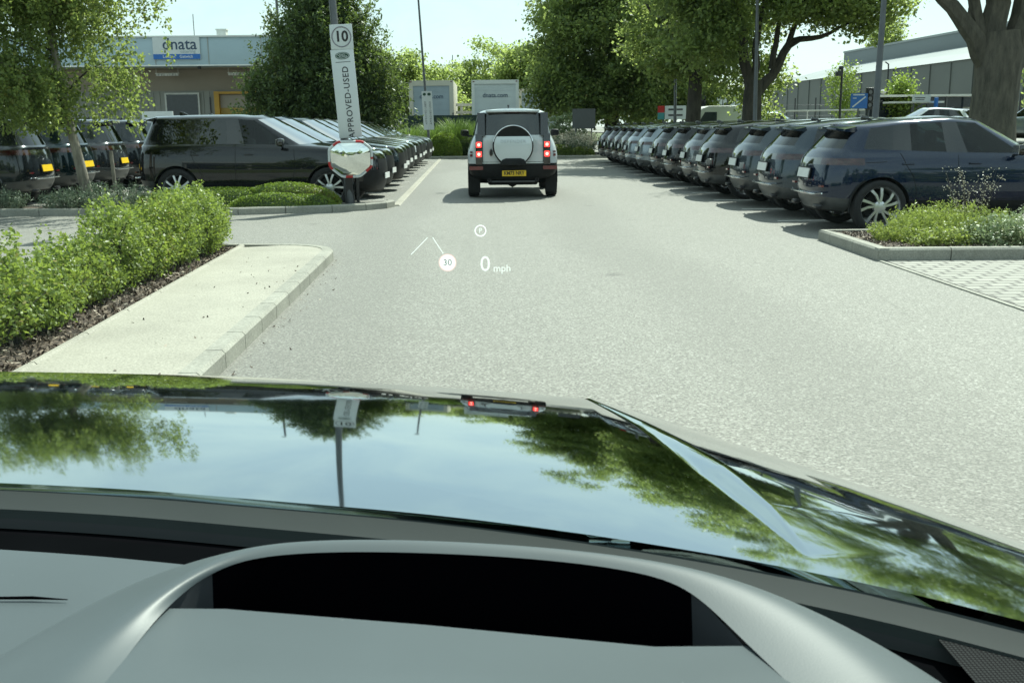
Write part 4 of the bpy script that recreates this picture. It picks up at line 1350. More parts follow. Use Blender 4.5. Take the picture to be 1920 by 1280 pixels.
M_WPAINT = simple('white_rail', (.62, .62, .58), .5, vary=.1)

def part(mb, name, mat, root, angle=40, bevel=0.0):
    return mb.build(name, mat, root, angle, bevel=bevel)

# --- catering building at the left
b = empty('warehouse_office', (-20, 58, 0), 'low flat-roofed building with pale blue fascia and company sign behind the left car row', 'building')
b0 = Vector((-20, 58, 0))
def PB(name, mat, boxes, bevel=0.0, root=b, origin=b0):
    m = MB()
    for c, s in boxes: m.box((c[0] - origin[0], c[1] - origin[1], c[2] - origin[2]), s)
    return part(m, name, mat, root, bevel=bevel)
PB('fascia', M_FASCIA, [((-25, 58.6, 5.73), (29.0, 1.2, 1.55))], .02)
PB('fascia_trim', M_WBOX, [((-25, 57.96, 6.53), (29.1, .12, .08)), ((-25, 57.97, 5.0), (29.1, .09, .07))])
PB('soffit', M_BEIGE, [((-25, 60.4, 4.99), (29, 2.6, .06))])
PB('upper_wall', M_BEIGE, [((-25, 61.4, 4.35), (29, .3, 1.2))])
ribs = [((-25, 61.3, 1.88), (29, .3, 3.76))] + [((-39.3 + .36 * i, 61.13, 1.86), (.07, .05, 3.7)) for i in range(79)]
PB('clad_wall', M_WALLG, ribs)
PB('roof', M_WALLG, [((-25, 66.0, 6.0), (29, 13.4, .5))])
w = PB('window', M_WPAINT, [((-17.8, 61.06, 2.9), (2.0, .12, 1.5))])
PB('window_pane', M_WIN, [((-17.8, 61.0, 2.9), (1.8, .04, 1.3))], root=w)
w = PB('orange_frame', M_ORANGE, [((-15.75, 60.9, 1.85), (.28, .3, 3.7)), ((-12.8, 60.9, 1.85), (.28, .3, 3.7)), ((-14.27, 60.9, 3.62), (2.7, .28, .14))])
PB('loading_door', simple('yellow_door', (.40, .26, .04), .5, vary=.2, scale=1.5), [((-14.27, 61.08, 1.4), (2.66, .10, 2.8))], root=w)
PB('door_header', M_BEIGE, [((-14.27, 61.06, 3.15), (2.66, .10, .75))], root=w)
PB('conduit', M_BLACKM, [((-16.2, 61.05, 1.8), (.05, .05, 3.2))])
for x in (-18.3, -14.2):
    m = MB()
    for q in range(8): m.box((x - b0.x + q * .16 - .55, 60.2 - b0.y, 4.62), (.13, .16, .12))
    m.box((x - b0.x, 60.2 - b0.y, 4.70), (1.35, .10, .04)); m.box((x - b0.x - .62, 60.2 - b0.y, 4.86), (.02, .02, .3)); m.box((x - b0.x + .62, 60.2 - b0.y, 4.86), (.02, .02, .3))
    part(m, 'canopy_light', M_LAMPW, b)
PB('roof_vent', M_WPAINT, [((-15.1, 60.5, 6.85), (.52, .5, .42)), ((-15.1, 60.5, 7.09), (.62, .6, .06))])
PB('roof_aerial', M_POLE, [((-16.55, 60.0, 7.2), (.035, .035, 1.4))])
PB('dome_camera', M_BLACKM, [((-15.9, 58.2, 4.88), (.18, .18, .14))], .04)
for i in range(10): PB('panel_joint', M_WALLG, [((-38.5 + 2.9 * i, 57.985, 5.73), (.035, .03, 1.5))])
for x in (-11.2, -22.5): PB('downpipe', M_WALLG, [((x, 61.0, 2.4), (.12, .12, 4.8))])
s = empty('fascia_sign', (-17.0, 57.93, 5.9), 'white company sign with dark lettering and blue strip on the building fascia', 'sign')
m = MB(); m.box((0, 0, 0), (2.55, .07, 1.16)); part(m, 'panel', M_WSIGN, s)
m = MB(); m.box((0, -.042, -.44), (2.55, .02, .27)); part(m, 'blue_strip', M_BLUE, s)
M_NAVY = simple('navy_ink', (.03, .06, .11), .5)
text_mesh('lettering', 'dnata', .86, M_NAVY, s, at((.18, -.04, .20)), .004, sx=1.0, bold=.01)
text_mesh('lettering', 'catering', .26, M_SHUT, s, at((.62, -.04, -.17)), .004)
text_mesh('lettering', 'London', .22, M_WSIGN, s, at((-.42, -.056, -.44)), .004, bold=.012)
text_mesh('lettering', 'Gatwick', .22, M_WSIGN, s, at((.52, -.056, -.44)), .004, bold=.012)

s = empty('logo_board', (-16.6, 52.5, 0), 'white board with small dark emblem showing above the black car roof', 'sign')
m = MB(); m.box((0, 0, 2.15), (1.55, .08, .62)); part(m, 'panel', M_WSIGN, s)
m = MB(); m.box((-.5, .06, 1.0), (.08, .06, 2.0)); part(m, 'post', M_POLE, s)
m = MB(); m.box((.5, .06, 1.0), (.08, .06, 2.0)); part(m, 'post', M_POLE, s)
m = MB(); m.prism([(math.cos(2 * PI * q / 20) * .24 + .05, math.sin(2 * PI * q / 20) * .11 + 2.12) for q in range(20)], -.052, -.04, 'Y'); part(m, 'emblem', M_INK, s)

# --- lorries beyond the screen fence
def lorry(x0, x1, y, zt, label, boxm, shutm, text, length=7.5, zb=1.0, frame=.17):
    xc, w = (x0 + x1) / 2, x1 - x0
    t = empty('lorry', (xc, y, 0), label, 'lorry', 'lorries behind the fence')
    m = MB(); m.box((0, length / 2, (zt + zb) / 2), (w, length, zt - zb)); part(m, 'cargo_box', boxm, t, bevel=.03)
    m = MB()
    m.box((-w / 2 + frame / 2, -.03, (zt + zb) / 2), (frame, .10, zt - zb)); m.box((w / 2 - frame / 2, -.03, (zt + zb) / 2), (frame, .10, zt - zb))
    m.box((0, -.03, zt - frame * .65), (w - 2 * frame, .10, frame * 1.3))
    part(m, 'rear_frame', boxm, t)
    m = MB()
    h0, h1 = zb + .05, zt - frame * 1.3
    n = 8
    for q in range(n):
        m.box((0, -.012, h0 + (h1 - h0) * (q + .5) / n), (w - 2 * frame, .04, (h1 - h0) / n - .010))
    sh = part(m, 'shutter_door', shutm, t)
    m = MB(); m.box((0, .0, (h0 + h1) / 2), (w - 2 * frame, .03, h1 - h0)); part(m, 'shutter_backing', shutm, t)
    for q, zz in ((-.3, .9), (.3, .9), (0, .35)):
        m = MB(); m.box((q, -.045, h0 + zz), (.24, .03, .06)); part(m, 'door_handle', M_BLACKM, sh)
    for q in (-1, 1):
        m = MB(); m.box((q * (w / 2 - .12), -.09, zt - .08), (.10, .03, .05)); part(m, 'marker_lamp', M_REDLENS, t)
        for yy in (1.4, 2.7, length - .5):
            m = MB(); m.lathe([(0, -.15), (.34, -.15), (.5, -.12), (.5, .12), (.34, .15), (0, .15)], 20, 'X', (q * (w / 2 - .25), yy, .5)); part(m, 'wheel', M_TYRE, t)
    m = MB(); m.box((0, length / 2, .85), (w * .5, length, .25)); m.box((0, .05, .62), (w * .9, .08, .14)); part(m, 'chassis', M_BLACKM, t)
    m = MB(); m.bbox((0, length + 1.1, 1.75), (w * .92, 2.0, 2.5), .15); part(m, 'cab', boxm, t)
    if text: text_mesh('lettering', text, .34, M_NAVY, sh, at((.0, -.04, h1 - .62)), .004, bold=.012)
    return t
lorry(-4.68, -2.05, 62.0, 4.26, 'cream framed box lorry with blue-grey shutter at the left of the lane end', M_CREAM, M_SHUT, 'dnata.com', frame=.24)
lorry(-.92, 1.72, 58.4, 4.10, 'white box lorry directly behind the driving car, with company web address on its shutter', M_WBOX, M_SHUTW, 'dnata.com')
lorry(2.15, 4.9, 72, 4.08, 'smallest farthest cream box lorry half hidden by the big tree', M_CREAM, M_SHUT, 'dnata.com')
def van(x, y, z, rz, label, mat, L=5.2, H=2.3, W=1.9):
    t = empty('van', (x, y, z), label, 'van', None, rz)
    m = MB()
    m.prism([(-L / 2, .35), (L / 2, .35), (L / 2, .95), (L / 2 - .55, 1.15), (L / 2 - 1.35, H - .12), (L / 2 - 1.7, H), (-L / 2 + .06, H), (-L / 2, H - .1)], -W / 2, W / 2, 'Y')
    part(m, 'body', mat, t, bevel=.06)
    m = MB(); m.prism([(L / 2 - .60, 1.2), (L / 2 - 1.28, H - .22), (L / 2 - 1.24, H - .2), (L / 2 - .56, 1.2)], -W / 2 + .12, W / 2 - .12, 'Y'); part(m, 'windscreen', M_WIN, t)
    for s in (-1, 1):
        m = MB(); m.prism([(L / 2 - 1.5, H - .3), (L / 2 - 1.0, 1.22), (L / 2 - 2.1, 1.22), (L / 2 - 2.1, H - .3)], s * W / 2 - .01, s * W / 2 + .01, 'Y'); part(m, 'side_window', M_WIN, t)
        for xx in (-L / 2 + .95, L / 2 - .9):
            m = MB(); m.lathe([(0, -.1), (.22, -.1), (.33, -.08), (.33, .08), (.22, .1), (0, .1)], 20, 'Y', (xx, s * (W / 2 - .06), .33)); part(m, 'wheel', M_TYRE, t)
    return t
van(-6.4, 76, .9, R(0), 'white van partly hidden under the dark conifer at the fence', M_WBOX, 4.8, 2.2)
van(11.6, 52.5, .1, R(180), 'white van half hidden behind a dark tree trunk on the right', M_WBOX, 4.6, 2.35)

# --- fences and rails
f = empty('screen_fence', (-7, 56.6, 0), 'dark green screened fence behind the far grasses', 'fence')
m = MB(); m.box((0, 0, 1.1), (14.5, .05, 2.16)); part(m, 'screen', M_FENCE, f)
for q in range(8):
    m = MB(); m.box((-7.1 + q * 2.03, .05, 1.12), (.07, .07, 2.26)); m.box((-7.1 + q * 2.03, .05, 2.28), (.10, .10, .05)); part(m, 'post', M_POLE, f)
f = empty('guard_rail', (-1.6, 66, 0), 'white two-beam guard rail between the two large lorries', 'rail')
for z in (2.45, 2.92):
    m = MB(); m.box((0, 0, z), (3.4, .08, .17)); part(m, 'beam', M_WPAINT, f)
for x in (-1.35, -.1, 1.2):
    m = MB(); m.box((x, .07, 1.5), (.16, .12, 3.0)); part(m, 'post', M_WPAINT, f)
f = empty('mast', (-3.6, 108, 0), 'thin far aerial mast in the sky gap above the lane', 'mast')
m = MB(); m.tube([(0, 0, 0), (0, 0, 8.8)], [.07, .04], 6); part(m, 'pole', M_POLE, f)
m = MB(); m.box((0, 0, 1), (.4, .4, 2)); part(m, 'base_cabinet', M_POLE, f)
f = empty('railing_fence', (30, 92, 1.0), 'dark post-and-wire security fence in front of the grey warehouse', 'fence')
for q in range(16):
    m = MB(); m.box((-8 + q * 1.5, -q * .9, 1.25), (.09, .09, 2.9)); part(m, 'post', M_BLACKM, f)
m = MB()
for z in (.3, 1.2, 2.1): m.tube([(-8, 0, z), (14.5, -13.5, z)], .02, 5)
part(m, 'wire', M_POLE, f)
f = empty('road_barrier', (22, 62, .6), 'long pale crash barrier along the road, left of the bus shelter', 'rail')
m = MB(); m.tube([(-7.0, 6, 1.75), (0, 3, 1.75), (7, -2, 1.75)], .06, 6); part(m, 'rail', M_WPAINT, f)
for q in range(9):
    t_ = q / 8; m = MB(); m.tube([(-7 + 14 * t_, 6 - 6 * t_ - 2 * t_ * t_, 0), (-7 + 14 * t_, 6 - 6 * t_ - 2 * t_ * t_, 1.75)], .045, 6); part(m, 'post', M_WPAINT, f)

# --- grey warehouse at the right
wv = empty('warehouse', (48, 115, 0), 'long low dark grey warehouse with set-back upper storey at the far right', 'building')
def WB(name, mat, pts, h):
    """plan corner list (world) extruded between heights"""
    m = MB(); m.prism([(x - 48, y - 115) for x, y in pts], h[0], h[1]); return part(m, name, mat, wv)
WB('lower_wall', M_WH, [(50.3, 62), (45.2, 167), (95, 172), (98, 64)], (0, 7.7))
m = MB()
e0, e1, i0, i1 = (50.1, 62, 7.72), (45.0, 167, 7.72), (56.5, 62, 10.1), (51.5, 158, 9.6)
m.add([(p[0] - 48, p[1] - 115, p[2]) for p in (e0, e1, i1, i0)], [(0, 1, 2, 3)]); part(m, 'sloping_roof', M_WHR, wv)
m = MB()
for q in range(24):
    t_ = q / 23; m.box((50.25 - 5.1 * t_ - 48, 62 + 105 * t_ - 115, 3.8), (.10, .10, 7.6))
part(m, 'wall_ribs', M_WH, wv)
WB('upper_storey', M_WHU, [(57.6, 60), (52.3, 153), (90, 156), (94, 62)], (7, 11.6))
WB('parapet', M_WHR, [(57.5, 60), (52.2, 153.1), (52.6, 153.1), (57.9, 60)], (11.6, 11.85))
WB('plinth', M_WHR, [(50.24, 62), (45.14, 167), (45.3, 167), (50.4, 62)], (0, .9))
lw = empty('white_outbuilding', (44, 190, 0), 'small white flat-roofed outbuilding at the left end of the warehouse', 'building')
m = MB(); m.box((0, 0, 3.6), (9, 10, 7.2)); part(m, 'wall', M_WSIGN, lw)
m = MB(); m.box((0, 0, 7.3), (9.4, 10.4, .3)); part(m, 'roof', M_WHR, lw)
m = MB(); m.box((-1, -5.01, 4.0), (3, .06, 1.4)); part(m, 'window', M_WIN, lw)

# --- lamp posts
def lamp_post(x, y, h, r, label, lean=0.0, group='lamp posts around the car park', head=True, base=0.0):
    t = empty('lamp_post', (x, y, base), label, 'lamp post', group)
    m = MB(); m.tube([(0, 0, -.05), (lean * .12, 0, h * .12), (lean * .13, 0, h * .125), (lean, 0, h)], [r * 1.25, r * 1.2, r, r * .62], 14); part(m, 'pole', M_POLE, t)
    if head:
        m = MB(); m.tube([(lean, 0, h - .05), (lean, 0, h + .08), (lean, -.5, h + .12)], [r * .5, r * .45, r * .35], 8); part(m, 'bracket', M_POLE, t)
        m = MB(); m.bbox((lean, -.72, h + .12), (.26, .55, .10), .04); part(m, 'lantern', M_GREYBUMP, t)
    return t
lamp_post(-2.72, 20.0, 7.6, .082, 'lamp post carrying the round speed sign and the tall narrow sale sign', -.34)
lamp_post(-2.92, 51.4, 7.9, .07, 'far lamp post with a second sale sign at the end of the left row', -.40)
lamp_post(9.75, 26, 8.0, .085, 'nearest lamp post on the right, behind the navy car', .1)
lamp_post(9.72, 37.5, 8.0, .08, 'middle lamp post on the right, in front of the forked plane tree', -.15)
lamp_post(9.5, 52.5, 8.0, .085, 'farthest lamp post on the right, in front of the dense tree', -.1)
lamp_post(-14.7, 75, 13.5, .13, 'tall lamp post rising behind the flat-roofed building', -.1, 'lamp posts around the car park')

# --- sign on the lamp post
s = empty('sale_sign', (-2.69, 19.86, 2.17), 'tall narrow white approved-used sale sign on the near lamp post', 'sign', None)
s.rotation_euler = (0, R(-3.6), R(4))
m = MB(); m.box((0, 0, 0), (.43, .03, 1.63)); part(m, 'panel', M_WSIGN, s, bevel=.006)
text_mesh('lettering', 'APPROVED-USED', .158, M_GSIGN, s, at((.03, -.017, -.16), FACE_CAM @ Matrix.Rotation(R(90), 4, 'Z')), .002, spacing=1.12, bold=.016)
o = MB(); o.prism([(math.cos(2 * PI * q / 32) * .135, .70 + math.sin(2 * PI * q / 32) * .066) for q in range(32)], -.020, -.0151, 'Y'); ov = part(o, 'oval_badge', M_GREEN, s)
o = MB(); o.tube([(math.cos(2 * PI * q / 32) * .118, -.021, .70 + math.sin(2 * PI * q / 32) * .052) for q in range(33)], .004, 4, cap=False); part(o, 'badge_ring', M_WSIGN, ov)
text_mesh('lettering', 'LAND', .050, M_WSIGN, ov, at((-.02, -.021, .716)), .001)
text_mesh('lettering', 'ROVER', .050, M_WSIGN, ov, at((.015, -.021, .680)), .001)
o = MB(); o.box((0, -.0165, .585), (.28, .003, .010)); part(o, 'underline', M_GSIGN, s)
s = empty('speed_sign', (-2.735, 19.85, 3.21), 'square white sign with a ringed number 10 above the tall sale sign', 'sign', None)
s.rotation_euler = (0, R(-2.4), R(4))
m = MB(); m.box((0, 0, 0), (.42, .03, .45)); part(m, 'panel', M_WSIGN, s, bevel=.006)
o = MB(); o.tube([(math.cos(2 * PI * q / 40) * .175, -.016, math.sin(2 * PI * q / 40) * .18) for q in range(41)], .011, 5, cap=False); part(o, 'ring', simple('ring_grey', (.20, .19, .22), .5), s)
text_mesh('lettering', '10', .27, M_INK, s, at((0, -.018, 0)), .002, sx=.95, bold=.025)
for side, dx, rz in ((0, -.11, -24), (1, .11, 18)):
    s = empty('sale_sign', (-2.98 + dx, 51.25, 2.35), ['left, shaded half of the two-faced sale sign on the far lamp post', 'right, sunlit half of the two-faced sale sign on the far lamp post'][side], 'sign', None)
    s.rotation_euler = (0, R(-2.5), R(rz))
    m = MB(); m.box((0, 0, 0), (.30, .03, 1.85)); part(m, 'panel', M_WSIGN, s)
    text_mesh('lettering', 'APPROVED-USED', .13, M_GSIGN, s, at((.02, -.017, -.12), FACE_CAM @ Matrix.Rotation(R(90), 4, 'Z')), .002, spacing=1.15)
    o = MB(); o.prism([(math.cos(2 * PI * q / 20) * .09, .78 + math.sin(2 * PI * q / 20) * .07) for q in range(20)], -.021, -.016, 'Y'); part(o, 'oval_badge', M_GREEN, s)

# --- convex traffic mirror
mr = empty('traffic_mirror', (-2.64, 19.70, .955), 'red and white framed convex traffic mirror below the sale sign', 'traffic mirror')
mr.rotation_euler = (R(8), 0, R(10))
def octr_(a, w=.385, h=.315):
    c, s_ = abs(math.cos(a)), abs(math.sin(a))
    k = 1.42 if math.sin(a) < 0 else 1.58
    return min(w / max(c, 1e-6), h / max(s_, 1e-6), k / (c / w + s_ / h))
def octr(a): return sum(octr_(a + d) for d in (-.10, -.05, 0, .05, .10)) / 5
vs_, fs_ = [], []
nr, na = 10, 64
vs_.append((0, -.09, 0))
for i in range(1, nr + 1):
    for k in range(na):
        a = 2 * PI * k / na; rr = octr(a) * i / nr
        vs_.append((math.cos(a) * rr, -.09 + .085 * (i / nr) ** 2 * (.6 + .4 * (octr(a) / .385)), math.sin(a) * rr))
for k in range(na): fs_.append((0, 1 + k, 1 + (k + 1) % na))
for i in range(nr - 1):
    for k in range(na):
        fs_.append((1 + i * na + k, 1 + (i + 1) * na + k, 1 + (i + 1) * na + (k + 1) % na, 1 + i * na + (k + 1) % na))
m = MB(); m.add(vs_, fs_, 0, True); part(m, 'mirror_glass', M_MIRR, mr)
m = MB()
for k in range(na):
    a0, a1 = 2 * PI * k / na, 2 * PI * (k + 1) / na
    sec = []
    for a in (a0, a1):
        r0, r1 = octr(a) * .985, octr(a) * 1.0 + .036
        ca, sa = math.cos(a), math.sin(a)
        sec += [(ca * r0, .0, sa * r0), (ca * (r0 + .012), -.028, sa * (r0 + .012)), (ca * r1, -.022, sa * r1), (ca * (r1 + .004), .04, sa * (r1 + .004))]
    m.add(sec, [(0, 4, 5, 1), (1, 5, 6, 2), (2, 6, 7, 3)], 1 if ((k + 3) // 4) % 3 == 0 else 0, True)
part(m, 'mirror_frame', [M_WSIGN, M_RED], mr)
m = MB(); m.lathe([(.0, .10), (.20, .10), (.34, .04), (.36, .015)], 24, 'Y'); part(m, 'mirror_back', M_BLACKM, mr)
m = MB(); m.box((.05, .14, .10), (.16, .12, .05)); m.box((.05, .14, -.14), (.16, .12, .05)); part(m, 'bracket', M_BLACKM, mr)
for dx, wd in ((-.045, .13), (.125, .055)):
    m = MB(); m.box((-2.64 + dx + 2.64, .16, -.32), (wd, .06, 1.1)); part(m, 'post', M_BLACKM, mr)

# --- grey notice panel at the far end
s = empty('notice_panel', (4.78, 51.9, .1), 'plain dark grey notice panel standing in the far bed', 'sign')
m = MB(); m.box((0, 0, 1.79), (1.15, .06, .98)); part(m, 'panel', M_PANELG, s)
for x in (-.4, .4):
    m = MB(); m.box((x, .06, .70), (.07, .05, 1.4)); part(m, 'post', M_POLE, s)

# --- road furniture on the right
s = empty('hoarding_sign', (10.0, 56.2, .0), 'white lettered board with red and teal side strips by the trees', 'sign')
m = MB(); m.box((.16, 0, 2.2), (1.15, .06, .72)); part(m, 'panel', M_WSIGN, s)
m = MB(); m.box((-.62, .02, 2.38), (.36, .06, .36)); part(m, 'red_strip', M_RED, s)
m = MB(); m.box((-.62, .02, 2.02), (.36, .06, .36)); part(m, 'teal_strip', M_TEAL, s)
m = MB()
for z in (2.36, 2.06): m.box((.16, -.034, z), (.78, .006, .10))
part(m, 'text_lines', M_GSIGN, s)
for x in (-.5, .6):
    m = MB(); m.box((x, .06, .9), (.07, .05, 1.9)); part(m, 'post', M_POLE, s)
s = empty('road_sign', (16.15, 45, .5), 'blue road sign with white diagonal arrow beside the right lamp post', 'sign')
m = MB(); m.box((0, 0, 1.98), (.74, .03, .64)); part(m, 'panel', M_BLUE, s)
m = MB(); m.add([(-.30, -.017, 1.74), (-.26, -.017, 1.70), (.30, -.017, 2.14), (.26, -.017, 2.18)], [(0, 1, 2, 3)]); m.box((-.02, -.018, 2.24), (.5, .004, .05)); m.box((-.2, -.018, 2.1), (.16, .004, .035)); part(m, 'arrow', M_WSIGN, s)
m = MB(); m.box((0, .04, 1.0), (.06, .05, 2.2)); part(m, 'post', M_POLE, s)
def traffic_light(x, y, z, label):
    s = empty('traffic_light', (x, y, z), label, 'traffic light', 'traffic lights by the road')
    m = MB(); m.tube([(0, 0, 0), (0, 0, 2.0)], .055, 8); part(m, 'post', M_POLE, s)
    m = MB(); m.bbox((0, -.05, 2.1), (.32, .22, .95), .03); h = part(m, 'head', M_BLACKM, s)
    for q in (-.28, 0, .28):
        m = MB(); m.lathe([(0, -.17), (.09, -.17), (.105, -.20), (.11, -.24), (.115, -.16)], 14, 'Y', (0, 0, 2.1 + q)); part(m, 'lens', M_GLOSS, h)
traffic_light(16.95, 46, .5, 'black traffic light head just left of the nearest right lamp post')
traffic_light(12.4, 60, .6, 'black traffic light between the two plane trunks')
s = empty('camera_pole', (18.75, 55, .6), 'dark camera pole with two floodlights over the road', 'pole')
m = MB(); m.tube([(0, 0, 0), (0, 0, 3.85)], .06, 8); part(m, 'pole', M_BLACKM, s)
m = MB(); m.bbox((-.22, -.1, 3.5), (.3, .3, .25), .05); m.bbox((-.1, -.1, 3.8), (.2, .25, .2), .04); m.box((-.1, 0, 3.65), (.3, .05, .05)); part(m, 'floodlight', M_BLACKM, s)
s = empty('street_light', (27.0, 70, .7), 'curved-top black street light in front of the warehouse', 'lamp post')
m = MB(); m.tube([(0, 0, 0), (0, 0, 4.2), (-.02, 0, 4.7), (-.25, 0, 4.85)], [.07, .055, .05, .04], 8); part(m, 'pole', M_BLACKM, s)
m = MB(); m.lathe([(0, 2.75), (.15, 2.8), (.2, 2.95), (.1, 3.05), (0, 3.05)], 14, 'Z', (-.25, 0, 0)); part(m, 'lantern', M_WPAINT, s)
s = empty('bus_shelter', (25.4, 60, .6), 'bus shelter with pale flat roof edges beside the road', 'shelter')
m = MB(); m.box((0, 0, 2.45), (6.6, 1.6, .12)); part(m, 'roof', M_WPAINT, s)
m = MB(); m.box((-1.5, -2.0, 2.05), (3.0, 1.2, .10)); part(m, 'low_canopy', M_WPAINT, s)
m = MB(); m.box((0, .7, 1.2), (6.4, .05, 2.4)); part(m, 'back_panel', M_WIN, s)
for x in (-3.1, -1.0, 1.0, 3.1):
    m = MB(); m.box((x, -.6, 1.2), (.09, .09, 2.4)); part(m, 'post', M_POLE, s)
s = empty('white_board', (24.1, 57.4, .6), 'white information board in front of the bus shelter', 'sign')
m = MB(); m.box((0, 0, 2.25), (1.0, .06, .42)); part(m, 'panel', M_WSIGN, s)
m = MB(); m.box((-.1, -.032, 2.28), (.6, .004, .05)); m.box((-.1, -.032, 2.18), (.5, .004, .04)); part(m, 'text_lines', M_GSIGN, s)
for x in (-.4, .4):
    m = MB(); m.box((x, .05, 1.0), (.06, .05, 2.1)); part(m, 'post', M_POLE, s)
s = empty('blue_post', (24.85, 57.2, .6), 'slim blue totem post at the bus shelter', 'post')
m = MB(); m.bbox((0, 0, 1.15), (.2, .12, 2.3), .02); part(m, 'post', M_BLUE, s)
m = MB(); m.box((0, 0, .05), (.3, .22, .1)); part(m, 'foot', M_POLE, s)
for i, (x, y, lab) in enumerate([(12.9, 57, 'small round-topped signpost between the trunks'), (13.4, 58.5, 'grey rectangular backed road sign on a post between the trunks')]):
    s = empty('signpost', (x, y, .6), lab, 'sign')
    m = MB(); m.tube([(0, 0, 0), (0, 0, 2.4)], .04, 8); part(m, 'post', M_POLE, s)
    m = MB()
    if i == 0: m.lathe([(0, -.03), (.22, -.03), (.22, .0), (0, .0)], 20, 'Y', (0, 0, 2.2))
    else: m.box((0, -.04, 2.0), (.5, .03, .8))
    part(m, 'sign_plate', M_PANELG if i else M_WSIGN, s)
s = empty('tree_stake', (-7.15, 19.75, .1), 'pale wooden tree stake with black strap beside the birch', 'stake')
m = MB(); m.tube([(0, 0, 0), (-.03, 0, 1.05)], .038, 8); part(m, 'stake', M_BIRCH, s)
m = MB(); m.box((-.30, 0, .72), (.62, .03, .05)); part(m, 'strap', M_BLACKM, s)

# --- showroom added behind us, out of view: it darkens reflections in the parked cars' sides
sr = empty('showroom', (2, -36, 0), 'long low showroom added behind us for reflections, with dark glass front, seen in the traffic mirror', 'building')
m = MB(); m.box((0, -6, 3.2), (70, 12, 6.4)); part(m, 'wall', M_WHU, sr)
m = MB(); m.box((0, .1, 2.4), (64, .2, 4.2)); part(m, 'glass_front', M_WIN, sr)
m = MB(); m.box((0, .2, 6.2), (70.4, .5, .9)); part(m, 'fascia', M_WSIGN, sr)
for q in range(12):
    m = MB(); m.box((-33 + q * 6, .24, 2.4), (.25, .12, 4.6)); part(m, 'mullion', M_WPAINT, sr)
# ------------------------------------------------------------------ the cars
P_NAVY = paint('navy_paint', (.006, .016, .042), .3)
P_SLATE = paint('slate_blue_paint', (.036, .052, .070), .5)
P_SLATE2 = paint('grey_blue_paint', (.048, .063, .076), .5)
P_BLACK = paint('black_paint', (.006, .007, .009), .1)
P_SILVER = paint('silver_paint', (.12, .132, .142), .6)
P_DGREY = paint('dark_grey_paint', (.020, .025, .029), .45)
P_LSIL = paint('pale_silver_paint', (.24, .28, .31), .5)
P_MID = paint('mid_grey_paint', (.045, .05, .054), .5)
P_DTEAL = paint('deep_teal_paint', (.006, .018, .022), .35)
P_WHITE = paint('white_paint', (.60, .64, .66), .12)
P_LBLUE = paint('light_blue_paint', (.40, .52, .58), .3)
P_DEF = paint('pale_grey_white_paint', (.58, .63, .645), .12)

# right row: tails to the lane
order = ['second', 'third', 'fourth', 'fifth', 'sixth', 'seventh', 'eighth', 'ninth', 'tenth', 'eleventh', 'twelfth', 'last']
rc = [P_NAVY, P_SLATE, P_SLATE2, P_BLACK, P_SILVER, P_BLACK, P_DGREY, P_LSIL, P_LSIL, P_MID, P_DGREY, P_MID, P_BLACK]
rcn = ['navy', 'slate blue', 'grey-blue', 'black', 'silver', 'black', 'dark grey', 'pale silver', 'pale silver', 'mid grey', 'dark grey', 'mid grey', 'black']
p0 = empty('parked_car', (6.84, YR[0], 0), 'navy sloping-roofed SUV parked beside the planter, nearest of the right row', 'car', 'cars parked along the right of the lane')
make_suv('coupe', p0, P_NAVY, rim_style=(5, True, .30))
index_kids(p0)
rnd = random.Random(5)
for i in range(1, 13):
    c = copy_tree(p0)
    c.location = (6.84 + rnd.uniform(-.09, .09) - i * .012, YR[i] + rnd.uniform(-.05, .05), 0)
    c.rotation_euler = (0, 0, R(rnd.uniform(-.8, .8)))
    c['label'] = '%s sloping-roofed SUV, %s from the planter in the right row' % (rcn[i], order[i - 1]) if i < 12 else 'black sloping-roofed SUV at the far end of the right row'
    repaint(c, P_NAVY, rc[i])
# left row: noses to the lane
q0 = empty('parked_car', (-4.55, YL[0], 0), 'large black SUV side-on behind the clipped mounds, nearest of the left row', 'car', 'cars parked along the left of the lane', R(-3.5))
make_suv('large', q0, P_BLACK, rim_style=(5, True, .0), plate=M_YPLATE)
index_kids(q0)
lc = [P_BLACK, P_NAVY, P_DTEAL, P_SILVER, P_LSIL, P_SILVER, P_WHITE, P_LSIL, P_SILVER, P_MID, P_LSIL, P_LSIL]
lcn = ['black', 'dark navy', 'deep teal', 'silver', 'pale silver', 'silver', 'white', 'pale silver', 'silver', 'mid grey', 'pale silver', 'pale silver']
for i in range(1, 12):
    c = copy_tree(q0)
    c.location = (-4.55 - (YL[i] - YL[0]) * .0168 + rnd.uniform(-.07, .07), YL[i] + rnd.uniform(-.05, .05), 0)
    c.rotation_euler = (0, 0, R(-3.5 + rnd.uniform(-.7, .7)))
    c['label'] = '%s large SUV, %s from the sign post in the left row' % (lcn[i], order[i - 1]) if i < 11 else 'pale silver large SUV at the far end of the left row, by the dome bush'
    repaint(c, P_BLACK, lc[i])
# back row at the far left: tails towards the lane
bc = [(P_DGREY, 'dark grey large SUV with yellow plate, rear-on at the left edge'), (P_DTEAL, 'deep teal large SUV with yellow plate just left of the birch trunk'), (P_MID, 'grey large SUV with yellow plate just right of the birch trunk'),
      (P_DGREY, 'dark grey large SUV half hidden behind the near black car'), (P_SILVER, 'silver large SUV last of the far left row')]
for i, (pp, lab) in enumerate(bc):
    c = copy_tree(q0)
    c.location = (-11.55 - .05 * i, 21.3 + 2.42 * i, 0)
    c.rotation_euler = (0, 0, R(180 + rnd.uniform(-1, 1)))
    c['label'] = lab; c['group'] = 'cars parked back to back at the far left'
    repaint(c, P_BLACK, pp)
